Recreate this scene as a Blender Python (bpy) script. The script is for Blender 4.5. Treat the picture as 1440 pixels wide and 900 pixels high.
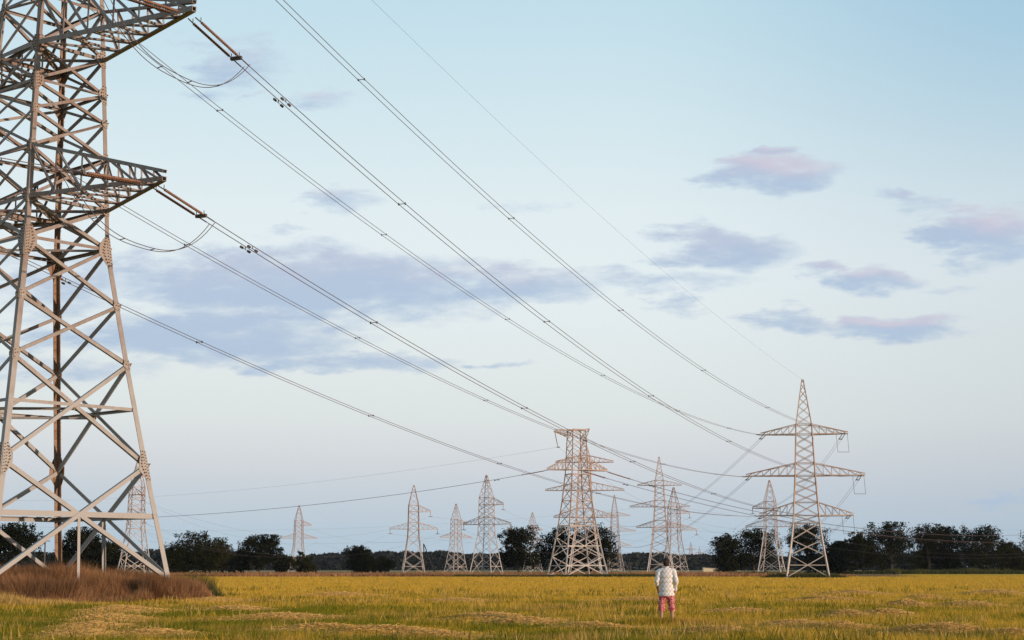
import bpy, bmesh, math, random
import numpy as np
from mathutils import Vector, Matrix

random.seed(7)
rng = np.random.default_rng(7)
SC = bpy.context.scene
C = SC.collection
for o in list(bpy.data.objects):
    bpy.data.objects.remove(o)

# ------------------------------------------------------------------ camera
F, HY, CH = 2250.0, 799.0, 1.5            # focal length and horizon row for a 1440 x 900 frame, eye height
PITCH = math.atan((HY - 450) / F)
CP, SP = math.cos(PITCH), math.sin(PITCH)
cam_d = bpy.data.cameras.new('camera')
cam = bpy.data.objects.new('camera', cam_d)
C.objects.link(cam)
cam.location = (0, 0, CH)
cam.rotation_euler = (math.pi / 2 + PITCH, 0, 0)
cam_d.sensor_width = 36
cam_d.lens = 36 * F / 1440
cam_d.clip_start = 0.5
cam_d.clip_end = 12000
SC.camera = cam


def ray(px, py):
    u, v = (px - 720) / F, (450 - py) / F
    return Vector((u, CP - v * SP, SP + v * CP))


def at(px, py, Y):
    r = ray(px, py)
    return Vector((0, 0, CH)) + r * (Y / r.y)


def xpos(px, Y):                                # X of a column at the height of the horizon
    return at(px, HY, Y).x


def ground_pt(px, py):
    r = ray(px, py)
    return Vector((0, 0, CH)) + r * (-CH / r.z)


# ------------------------------------------------------------------ light
SUN_EL, SUN_AZ = math.radians(7.0), math.radians(119)     # azimuth clockwise from +Y (the view direction)
sdir = Vector((math.sin(SUN_AZ) * math.cos(SUN_EL), math.cos(SUN_AZ) * math.cos(SUN_EL), math.sin(SUN_EL)))
sun_d = bpy.data.lights.new('sun', 'SUN')
sun_d.energy = 4.8
sun_d.angle = math.radians(0.6)
sun_d.color = (1.0, 0.79, 0.62)
sun = bpy.data.objects.new('sun', sun_d)
C.objects.link(sun)
sun.rotation_euler = (-sdir).to_track_quat('-Z', 'Y').to_euler()

SC.view_settings.view_transform = 'Standard'
SC.view_settings.look = 'None'
SC.view_settings.gamma = 1
SC.view_settings.exposure = 0.0
SC.view_settings.use_curve_mapping = False
SC.cycles.use_denoising = True
SC.cycles.max_bounces = 6
SC.cycles.transparent_max_bounces = 8


def lin(r, g, b):
    def f(c):
        c /= 255
        return c / 12.92 if c <= 0.04045 else ((c + 0.055) / 1.055) ** 2.4
    return (f(r), f(g), f(b), 1)


world = bpy.data.worlds.new('World')
SC.world = world
world.use_nodes = True


class NT:
    """small helper for writing node trees"""
    def __init__(s, tree):
        s.t = tree
        tree.nodes.clear()

    def n(s, kind, **kw):
        nd = s.t.nodes.new(kind)
        for k, v in kw.items():
            setattr(nd, k, v)
        return nd

    def put(s, sock, v):
        if isinstance(v, bpy.types.NodeSocket):
            s.t.links.new(v, sock)
        elif v is not None:
            sock.default_value = v

    def m(s, op, a, b=None, c=None, clamp=False):
        nd = s.n('ShaderNodeMath', operation=op, use_clamp=clamp)
        s.put(nd.inputs[0], a)
        if b is not None:
            s.put(nd.inputs[1], b)
        if c is not None:
            s.put(nd.inputs[2], c)
        return nd.outputs[0]

    def smooth(s, v, a, b, lo=0.0, hi=1.0):
        nd = s.n('ShaderNodeMapRange', interpolation_type='SMOOTHSTEP')
        for i, x in enumerate((v, a, b, lo, hi)):
            s.put(nd.inputs[i], x)
        return nd.outputs[0]

    def mix(s, f, a, b, blend='MIX'):
        nd = s.n('ShaderNodeMix', data_type='RGBA', blend_type=blend)
        s.put(nd.inputs[0], f)
        s.put(nd.inputs[6], a)
        s.put(nd.inputs[7], b)
        return nd.outputs[2]

    def noise(s, vec, scale, detail=4, rough=0.55, dist=0.0):
        nd = s.n('ShaderNodeTexNoise')
        s.put(nd.inputs['Vector'], vec)
        nd.inputs['Scale'].default_value = scale
        nd.inputs['Detail'].default_value = detail
        nd.inputs['Roughness'].default_value = rough
        nd.inputs['Distortion'].default_value = dist
        return nd.outputs[0]

    def comb(s, x, y, z=0.0):
        nd = s.n('ShaderNodeCombineXYZ')
        for i, v in enumerate((x, y, z)):
            s.put(nd.inputs[i], v)
        return nd.outputs[0]

    def ramp(s, v, stops):
        nd = s.n('ShaderNodeValToRGB')
        s.put(nd.inputs[0], v)
        e = nd.color_ramp.elements
        e[0].position, e[0].color = stops[0]
        e[1].position, e[1].color = stops[1]
        for p, c in stops[2:]:
            k = e.new(p)
            k.color = c
        return nd.outputs[0]


def build_world():
    w = NT(world.node_tree)
    tc = w.n('ShaderNodeTexCoord')
    sep = w.n('ShaderNodeSeparateXYZ')
    w.put(sep.inputs[0], tc.outputs['Generated'])
    X, Y, Z = sep.outputs
    el = w.m('MULTIPLY', w.m('ARCSINE', Z), 180 / math.pi)          # elevation in degrees
    pos = w.m('DIVIDE', el, 90.0, clamp=True)
    pos = w.m('POWER', pos, 0.5)

    def P(deg):
        return math.sqrt(deg / 90)
    sky = w.ramp(pos, [(0.0, lin(176, 198, 216)), (1.0, lin(104, 156, 204)),
                       (P(1.2), lin(184, 204, 219)), (P(2.5), lin(199, 210, 221)), (P(3.8), lin(214, 219, 225)),
                       (P(5.1), lin(224, 230, 231)), (P(7.6), lin(230, 238, 239)), (P(10), lin(233, 243, 246)),
                       (P(12.6), lin(230, 242, 246)), (P(15), lin(220, 238, 244)), (P(20), lin(198, 227, 240)),
                       (P(38), lin(140, 188, 220))])
    # bluer away to the right, as the photograph shows, and the glow round the low sun
    rightness = w.smooth(X, 0.05, 0.36)
    sky = w.mix(w.m('MULTIPLY', rightness, 0.22), sky, lin(150, 170, 190))
    hi = w.smooth(el, 9.0, 22.0)
    sky = w.mix(w.m('MULTIPLY', w.m('MULTIPLY', rightness, hi), 0.75), sky, lin(152, 198, 226))
    ds = w.n('ShaderNodeVectorMath', operation='DOT_PRODUCT')
    w.put(ds.inputs[0], tc.outputs['Generated'])
    ds.inputs[1].default_value = sdir
    glow = w.m('POWER', w.m('MAXIMUM', ds.outputs['Value'], 0.0), 6.0)
    sky = w.mix(w.m('MULTIPLY', glow, 0.75), sky, (1.0, 0.70, 0.44, 1))

    # clouds: real directions in the sky, flat wisps with ragged edges
    Ys = w.m('MAXIMUM', Y, 0.05)
    u, v = w.m('DIVIDE', X, Ys), w.m('DIVIDE', Z, Ys)
    nvec = w.comb(w.m('MULTIPLY', u, 9.0), w.m('MULTIPLY', w.m('SUBTRACT', v, w.m('MULTIPLY', u, 0.04)), 34.0))
    n1 = w.noise(nvec, 1.6, 7, 0.62, 0.3)
    n2 = w.noise(w.comb(w.m('MULTIPLY', u, 9.0), w.m('MULTIPLY', v, 22.0), 7.3), 1.1, 5, 0.6)
    n3 = w.noise(w.comb(w.m('MULTIPLY', u, 30.0), w.m('MULTIPLY', v, 90.0), 3.1), 1.5, 5, 0.65)
    du = w.m('MULTIPLY', w.m('SUBTRACT', n1, 0.5), 0.10)
    dv = w.m('MULTIPLY', w.m('SUBTRACT', n2, 0.5), 0.055)
    uu, vv = w.m('ADD', u, du), w.m('ADD', v, dv)
    clouds = [  # column, row, half width, half height (photo pixels), thickness, pink
        (1090, 246, 105, 30, 1.0, 0.75), (1112, 212, 34, 12, 0.8, 0.8), (1385, 328, 85, 36, 1.0, 0.7),
        (1300, 294, 62, 18, 0.65, 0.4), (1020, 356, 105, 32, 1.0, 0.25), (1215, 386, 92, 18, 0.95, 0.6),
        (1262, 456, 100, 22, 1.0, 0.7), (1130, 454, 95, 13, 0.8, 0.15), (930, 398, 140, 22, 0.7, 0.1),
        (420, 400, 330, 52, 1.0, 0.25), (290, 465, 230, 42, 1.0, 0.05), (480, 505, 170, 17, 0.95, 0.05),
        (700, 402, 180, 26, 0.85, 0.4), (475, 284, 66, 17, 0.7, 0.6), (330, 82, 80, 45, 0.7, 0.5),
        (425, 132, 70, 20, 0.75, 0.9), (405, 325, 34, 10, 0.6, 0.1), (760, 285, 70, 16, 0.45, 0.1),
        (60, 520, 190, 30, 0.7, 0.1), (60, 400, 170, 50, 0.8, 0.2), (1400, 702, 60, 7, 0.7, 0.0),
        (720, 508, 50, 6, 0.6, 0.0), (960, 430, 50, 8, 0.6, 0.0), (1330, 405, 70, 10, 0.5, 0.2),
        (-300, 330, 200, 50, 0.9, 0.4), (1750, 420, 190, 36, 0.9, 0.5), (1900, 240, 130, 40, 0.8, 0.6)]
    tot, pink = None, None
    for (px, py, a, b, k, pk) in clouds:
        r = ray(px, py)
        cu, cv = r.x / r.y, r.z / r.y
        a, b = a / F * 1.15, b / F * 1.25
        eu = w.m('MULTIPLY', w.m('SUBTRACT', uu, cu), 1 / a)
        ev = w.m('MULTIPLY', w.m('SUBTRACT', vv, cv), 1 / b)
        r2 = w.m('ADD', w.m('MULTIPLY', eu, eu), w.m('MULTIPLY', ev, ev))
        mk = w.m('MULTIPLY', w.m('SUBTRACT', 1.0, w.m('MULTIPLY', r2, 0.75), clamp=True), k)
        top = w.m('MULTIPLY', w.m('MULTIPLY', mk, pk), w.smooth(ev, -0.35, 0.75))
        tot = mk if tot is None else w.m('MAXIMUM', tot, mk)
        pink = top if pink is None else w.m('MAXIMUM', pink, top)
    val = w.m('ADD', tot, w.m('ADD', w.m('MULTIPLY', w.m('SUBTRACT', n1, 0.5), 1.15), w.m('MULTIPLY', w.m('SUBTRACT', n3, 0.5), 0.75)))
    dens = w.m('MULTIPLY', w.smooth(val, 0.22, 0.98), w.smooth(tot, 0.0, 0.35))
    front = w.m('GREATER_THAN', Y, 0.06)
    dens = w.m('MULTIPLY', dens, front)
    # the same kind of scattered wisps over the rest of the sky
    Zs = w.m('MAXIMUM', Z, 0.04)
    g = w.noise(w.comb(w.m('DIVIDE', X, Zs), w.m('DIVIDE', Y, Zs), 1.7), 0.55, 7, 0.6)
    gm = w.m('MULTIPLY', w.smooth(g, 0.56, 0.72), w.m('MULTIPLY', w.smooth(el, 6, 12), w.smooth(Y, 0.78, 0.5)))
    dens = w.m('MAXIMUM', dens, w.m('MULTIPLY', gm, 0.8))
    ccol = w.mix(w.m('MULTIPLY', pink, 1.5, clamp=True), lin(176, 197, 223), lin(216, 205, 220))
    sky = w.mix(w.m('MULTIPLY', dens, 0.92), sky, ccol)

    bg = w.n('ShaderNodeBackground')
    w.put(bg.inputs[0], sky)
    bg.inputs[1].default_value = 1.0
    nis = w.n('ShaderNodeTexSky', sky_type='NISHITA', sun_disc=False)
    nis.sun_elevation = SUN_EL
    nis.sun_rotation = SUN_AZ
    nis.air_density = 1.0
    nis.dust_density = 1.0
    bg2 = w.n('ShaderNodeBackground')
    w.put(bg2.inputs[0], nis.outputs[0])
    bg2.inputs[1].default_value = 0.1
    mx = w.n('ShaderNodeMixShader')
    mx.inputs[0].default_value = 0.94
    w.t.links.new(bg2.outputs[0], mx.inputs[1])
    w.t.links.new(bg.outputs[0], mx.inputs[2])
    out = w.n('ShaderNodeOutputWorld')
    w.t.links.new(mx.outputs[0], out.inputs[0])


build_world()


# ------------------------------------------------------------------ materials
def new_mat(name):
    m = bpy.data.materials.new(name)
    m.use_nodes = True
    t = NT(m.node_tree)
    out = t.n('ShaderNodeOutputMaterial')
    b = t.n('ShaderNodeBsdfPrincipled')
    t.t.links.new(b.outputs[0], out.inputs[0])
    b.inputs['Roughness'].default_value = 0.8
    b.inputs['Specular IOR Level'].default_value = 0.2
    return m, t, b, out


def mat_noise(name, c1, c2, scale=3.0, rough=0.75, bump=0.0, detail=5, lo=0.35, hi=0.65, metallic=0.0):
    m, t, b, out = new_mat(name)
    geo = t.n('ShaderNodeNewGeometry')
    n = t.noise(geo.outputs['Position'], scale, detail, 0.6)
    t.put(b.inputs['Base Color'], t.mix(t.smooth(n, lo, hi), c1 + (1,), c2 + (1,)))
    b.inputs['Roughness'].default_value = rough
    b.inputs['Metallic'].default_value = metallic
    if bump:
        bp = t.n('ShaderNodeBump')
        bp.inputs['Strength'].default_value = bump
        t.put(bp.inputs['Height'], n)
        t.t.links.new(bp.outputs[0], b.inputs['Normal'])
    return m


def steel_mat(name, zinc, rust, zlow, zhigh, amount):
    """weathered galvanised steel: greyer near the ground, browner higher up, with rust streaks"""
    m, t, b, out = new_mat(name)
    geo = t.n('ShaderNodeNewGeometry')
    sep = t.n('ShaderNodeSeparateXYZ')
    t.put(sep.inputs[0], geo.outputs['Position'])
    h = t.smooth(sep.outputs[2], zlow, zhigh)  # tone shifts from the grey to the brown with height
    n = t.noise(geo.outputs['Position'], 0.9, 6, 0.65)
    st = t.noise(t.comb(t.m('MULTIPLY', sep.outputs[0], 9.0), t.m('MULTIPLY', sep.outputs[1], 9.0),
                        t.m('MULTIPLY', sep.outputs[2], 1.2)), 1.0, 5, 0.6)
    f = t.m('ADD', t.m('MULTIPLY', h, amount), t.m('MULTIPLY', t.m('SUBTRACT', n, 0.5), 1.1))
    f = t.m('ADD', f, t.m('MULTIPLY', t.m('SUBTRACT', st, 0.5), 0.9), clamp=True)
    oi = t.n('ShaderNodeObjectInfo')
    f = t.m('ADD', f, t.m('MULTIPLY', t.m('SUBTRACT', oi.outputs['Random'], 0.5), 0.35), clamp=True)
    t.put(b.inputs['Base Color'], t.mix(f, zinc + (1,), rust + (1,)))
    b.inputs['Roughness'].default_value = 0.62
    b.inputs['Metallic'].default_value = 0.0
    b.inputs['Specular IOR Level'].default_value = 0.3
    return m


M = {}
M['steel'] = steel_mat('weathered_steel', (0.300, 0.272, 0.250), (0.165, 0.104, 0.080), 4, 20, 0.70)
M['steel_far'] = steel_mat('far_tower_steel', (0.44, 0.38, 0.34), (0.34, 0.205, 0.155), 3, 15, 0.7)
M['rust'] = mat_noise('rusty_steel', (0.20, 0.105, 0.06), (0.27, 0.17, 0.115), 2.0, 0.75)
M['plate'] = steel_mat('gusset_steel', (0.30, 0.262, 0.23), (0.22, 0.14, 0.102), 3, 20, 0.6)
M['bolt'] = mat_noise('bolt_steel', (0.07, 0.05, 0.04), (0.12, 0.08, 0.06), 8.0, 0.6)
M['insul'] = mat_noise('insulator_brown', (0.165, 0.072, 0.042), (0.225, 0.112, 0.066), 3.0, 0.35)
M['fitting'] = mat_noise('line_fitting', (0.05, 0.04, 0.04), (0.10, 0.075, 0.065), 6.0, 0.5)
M['wire'] = mat_noise('aluminium_wire', (0.085, 0.06, 0.06), (0.12, 0.085, 0.08), 1.0, 0.55)
M['concrete'] = mat_noise('concrete', (0.30, 0.28, 0.25), (0.42, 0.38, 0.34), 4.0, 0.9, 0.3)
M['wood'] = mat_noise('weathered_wood', (0.07, 0.05, 0.045), (0.13, 0.095, 0.08), 3.0, 0.9)
M['bark'] = mat_noise('bark', (0.045, 0.035, 0.028), (0.085, 0.066, 0.05), 3.0, 0.95)
M['shedwall'] = mat_noise('pale_plaster', (0.52, 0.42, 0.27), (0.60, 0.50, 0.34), 1.5, 0.9)
M['shedroof'] = mat_noise('roof_sheet', (0.20, 0.17, 0.15), (0.28, 0.24, 0.21), 2.0, 0.8)


def field_nodes(t, pos):
    """colour of the mown field from the place on the ground: gold stubble, green regrowth, tan straw"""
    sep = t.n('ShaderNodeSeparateXYZ')
    t.put(sep.inputs[0], pos)
    X, Y, Z = sep.outputs
    p2 = t.comb(X, Y)
    big = t.noise(p2, 0.045, 4, 0.6)
    mid = t.noise(p2, 0.22, 5, 0.65, 0.4)
    fine = t.noise(p2, 1.6, 4, 0.65)
    tus = t.noise(t.comb(X, Y, 4.2), 0.62, 5, 0.7, 0.5)
    near = t.smooth(Y, 140, 36)
    leftn = t.m('MULTIPLY', t.smooth(X, 2.0, -8.0), t.smooth(Y, 74, 50))
    g = t.m('ADD', t.m('MULTIPLY', mid, 0.95), t.m('MULTIPLY', big, 0.55))
    g = t.m('ADD', g, t.m('ADD', t.m('MULTIPLY', near, 0.21), t.m('MULTIPLY', leftn, 0.15)))
    g = t.m('ADD', g, t.m('MULTIPLY', t.m('SUBTRACT', fine, 0.5), 0.5))
    g = t.m('ADD', g, t.m('MULTIPLY', t.m('SUBTRACT', tus, 0.5), 0.75))
    green = t.smooth(g, 0.84, 1.06)
    gold = t.mix(fine, (0.47, 0.25, 0.026, 1), (0.58, 0.36, 0.048, 1))
    grn = t.mix(fine, (0.075, 0.085, 0.006, 1), (0.215, 0.20, 0.014, 1))
    col = t.mix(green, gold, grn)
    tan = t.smooth(t.m('ADD', t.noise(p2, 0.13, 5, 0.7, 0.6), t.m('MULTIPLY', fine, 0.16)), 0.60, 0.72)
    dark = t.smooth(t.m('ADD', tus, t.m('MULTIPLY', near, 0.05)), 0.60, 0.72)
    col = t.mix(t.m('MULTIPLY', t.m('MULTIPLY', dark, green), 0.6), col, (0.045, 0.055, 0.006, 1))
    return t.mix(t.m('MULTIPLY', tan, 0.8), col, (0.47, 0.265, 0.070, 1)), X, Y, green


def ground_mat():
    m, t, b, out = new_mat('field_ground')
    geo = t.n('ShaderNodeNewGeometry')
    col, X, Y, green = field_nodes(t, geo.outputs['Position'])
    p2 = t.comb(X, Y)
    edge = t.m('ADD', Y, t.m('MULTIPLY', t.m('SUBTRACT', t.noise(p2, 0.03, 3), 0.5), 24.0))
    edge = t.m('SUBTRACT', edge, t.m('MULTIPLY', t.smooth(X, 70, 105), 130.0))
    edge = t.m('SUBTRACT', edge, t.m('MULTIPLY', t.smooth(X, -40, -90), 90.0))
    scr = t.mix(t.noise(p2, 0.06, 5, 0.7), (0.17, 0.088, 0.042, 1), (0.30, 0.185, 0.082, 1))
    col = t.mix(t.smooth(edge, 288, 300), col, scr)
    far = t.mix(t.noise(p2, 0.004, 3), (0.34, 0.27, 0.15, 1), (0.20, 0.15, 0.07, 1))
    col = t.mix(t.smooth(Y, 520, 640), col, far)
    t.put(b.inputs['Base Color'], col)
    b.inputs['Roughness'].default_value = 0.95
    b.inputs['Specular IOR Level'].default_value = 0.0
    bp = t.n('ShaderNodeBump')
    bp.inputs['Strength'].default_value = 0.9
    bp.inputs['Distance'].default_value = 0.25
    t.put(bp.inputs['Height'], t.noise(p2, 2.5, 6, 0.7))
    t.t.links.new(bp.outputs[0], b.inputs['Normal'])
    return m


def leaf_out(t, b, out, col, trans=0.3):
    t.put(b.inputs['Base Color'], col)
    b.inputs['Roughness'].default_value = 0.8
    b.inputs['Specular IOR Level'].default_value = 0.0
    tr = t.n('ShaderNodeBsdfTranslucent')
    t.put(tr.inputs[0], col)
    mx = t.n('ShaderNodeMixShader')
    mx.inputs[0].default_value = trans
    t.t.links.new(b.outputs[0], mx.inputs[1])
    t.t.links.new(tr.outputs[0], mx.inputs[2])
    t.t.links.new(mx.outputs[0], out.inputs[0])


def field_grass_mat():
    m, t, b, out = new_mat('field_grass')
    geo = t.n('ShaderNodeNewGeometry')
    col, X, Y, green = field_nodes(t, geo.outputs['Position'])
    at_ = t.n('ShaderNodeAttribute', attribute_name='tint')
    col = t.mix(t.m('MULTIPLY', t.m('MULTIPLY', at_.outputs['Fac'], 0.6), t.m('SUBTRACT', 1.0, t.m('MULTIPLY', green, 0.75))), col, (0.63, 0.40, 0.075, 1))
    leaf_out(t, b, out, col, 0.35)
    return m


def tint_mat(name, c1, c2, trans=0.25):
    m, t, b, out = new_mat(name)
    at_ = t.n('ShaderNodeAttribute', attribute_name='tint')
    leaf_out(t, b, out, t.mix(at_.outputs['Fac'], c1 + (1,), c2 + (1,)), trans)
    return m


M['ground'] = ground_mat()
M['grass'] = field_grass_mat()
M['straw'] = tint_mat('loose_straw', (0.50, 0.285, 0.085), (0.66, 0.41, 0.14), 0.35)
M['weed'] = tint_mat('dry_weed', (0.085, 0.036, 0.017), (0.42, 0.215, 0.10), 0.25)
M['weed_green'] = tint_mat('green_weed', (0.035, 0.042, 0.016), (0.10, 0.095, 0.035), 0.2)
M['tallgrass'] = tint_mat('tall_dry_grass', (0.36, 0.21, 0.06), (0.58, 0.38, 0.12), 0.3)
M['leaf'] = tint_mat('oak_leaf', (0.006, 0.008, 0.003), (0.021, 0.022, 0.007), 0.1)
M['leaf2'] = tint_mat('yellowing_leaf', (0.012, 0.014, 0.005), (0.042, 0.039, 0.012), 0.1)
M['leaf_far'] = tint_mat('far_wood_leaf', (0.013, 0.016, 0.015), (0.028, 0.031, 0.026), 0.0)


# ------------------------------------------------------------------ object helpers
def tag(o, label=None, cat=None, group=None, kind=None):
    for k, v in (('label', label), ('category', cat), ('group', group), ('kind', kind)):
        if v:
            o[k] = v
    return o


def empty(name, loc, rz=0.0):
    o = bpy.data.objects.new(name, None)
    C.objects.link(o)
    o.location = loc
    o.rotation_euler = (0, 0, rz)
    o.empty_display_size = 0.5
    return o


def mesh_obj(name, verts, faces, mat, parent=None, smooth=False):
    me = bpy.data.meshes.new(name)
    me.from_pydata([tuple(v) for v in verts], [], faces)
    me.materials.append(mat)
    if smooth:
        me.polygons.foreach_set('use_smooth', [True] * len(me.polygons))
    o = bpy.data.objects.new(name, me)
    C.objects.link(o)
    o.parent = parent
    return o


def soup(name, V, nper, mat, tint=None, parent=None):
    """mesh from an array of separate polygons with nper corners each (V: n x nper x 3)"""
    n = len(V)
    me = bpy.data.meshes.new(name)
    me.vertices.add(n * nper)
    me.vertices.foreach_set('co', np.ascontiguousarray(V, dtype=np.float32).ravel())
    me.loops.add(n * nper)
    me.loops.foreach_set('vertex_index', np.arange(n * nper, dtype=np.int32))
    me.polygons.add(n)
    me.polygons.foreach_set('loop_start', np.arange(0, n * nper, nper, dtype=np.int32))
    me.polygons.foreach_set('loop_total', np.full(n, nper, dtype=np.int32))
    if tint is not None:
        a = me.attributes.new('tint', 'FLOAT', 'FACE')
        a.data.foreach_set('value', np.ascontiguousarray(tint, dtype=np.float32))
    me.materials.append(mat)
    me.update()
    me.validate()
    o = bpy.data.objects.new(name, me)
    C.objects.link(o)
    o.parent = parent
    return o


class MB:
    """collects shapes into one mesh"""
    def __init__(s):
        s.v, s.f = [], []

    def add(s, verts, faces):
        k = len(s.v)
        s.v += [tuple(v) for v in verts]
        s.f += [tuple(i + k for i in fc) for fc in faces]

    def beam(s, p, q, w, n=None, L=False, t=None):
        p, q = Vector(p), Vector(q)
        d = (q - p)
        if d.length < 1e-5:
            return
        d.normalize()
        n = Vector(n) if n is not None else (Vector((0, 0, 1)) if abs(d.z) < 0.9 else Vector((1, 0, 0)))
        n = n - d * n.dot(d)
        if n.length < 1e-4:
            n = d.orthogonal()
        n.normalize()
        e = d.cross(n)
        if L:
            t = t or w * 0.14
            sec = [(-w / 2, 0), (w / 2, 0), (w / 2, t), (-w / 2 + t, t), (-w / 2 + t, w), (-w / 2, w)]
        else:
            sec = [(-w / 2, -w / 2), (w / 2, -w / 2), (w / 2, w / 2), (-w / 2, w / 2)]
        k = len(sec)
        vs = [p + e * a - n * b for a, b in sec] + [q + e * a - n * b for a, b in sec]
        fs = [(i, (i + 1) % k, k + (i + 1) % k, k + i) for i in range(k)]
        fs += [tuple(range(k - 1, -1, -1)), tuple(range(k, 2 * k))]
        s.add(vs, fs)

    def tube(s, pts, rad, seg=6):
        pts = [Vector(p) for p in pts]
        rads = rad if isinstance(rad, (list, tuple)) else [rad] * len(pts)
        k = len(s.v)
        up = Vector((0, 0, 1))
        for i, p in enumerate(pts):
            d = (pts[min(i + 1, len(pts) - 1)] - pts[max(i - 1, 0)]).normalized()
            a = d.cross(up if abs(d.z) < 0.95 else Vector((1, 0, 0))).normalized()
            b = a.cross(d)
            for j in range(seg):
                th = 2 * math.pi * j / seg
                s.v.append(tuple(p + (a * math.cos(th) + b * math.sin(th)) * rads[i]))
        for i in range(len(pts) - 1):
            for j in range(seg):
                s.f.append((k + i * seg + j, k + i * seg + (j + 1) % seg, k + (i + 1) * seg + (j + 1) % seg, k + (i + 1) * seg + j))
        s.f.append(tuple(k + j for j in range(seg - 1, -1, -1)))
        s.f.append(tuple(k + (len(pts) - 1) * seg + j for j in range(seg)))

    def build(s, name, mat, parent=None, smooth=False):
        return mesh_obj(name, s.v, s.f, mat, parent, smooth)


def plate(poly, n, th):
    """a thin prism: poly is a list of points in a plane with normal n"""
    n = Vector(n).normalized()
    k = len(poly)
    vs = [Vector(p) + n * th / 2 for p in poly] + [Vector(p) - n * th / 2 for p in poly]
    fs = [tuple(range(k)), tuple(range(2 * k - 1, k - 1, -1))] + [(i, k + i, k + (i + 1) % k, (i + 1) % k) for i in range(k)]
    return vs, fs


# ------------------------------------------------------------------ lattice towers
CORN = [(1, -1), (1, 1), (-1, 1), (-1, -1)]
FN = [Vector((1, 0, 0)), Vector((0, 1, 0)), Vector((-1, 0, 0)), Vector((0, -1, 0))]      # outward normal of face i (corner i to i+1)


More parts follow.
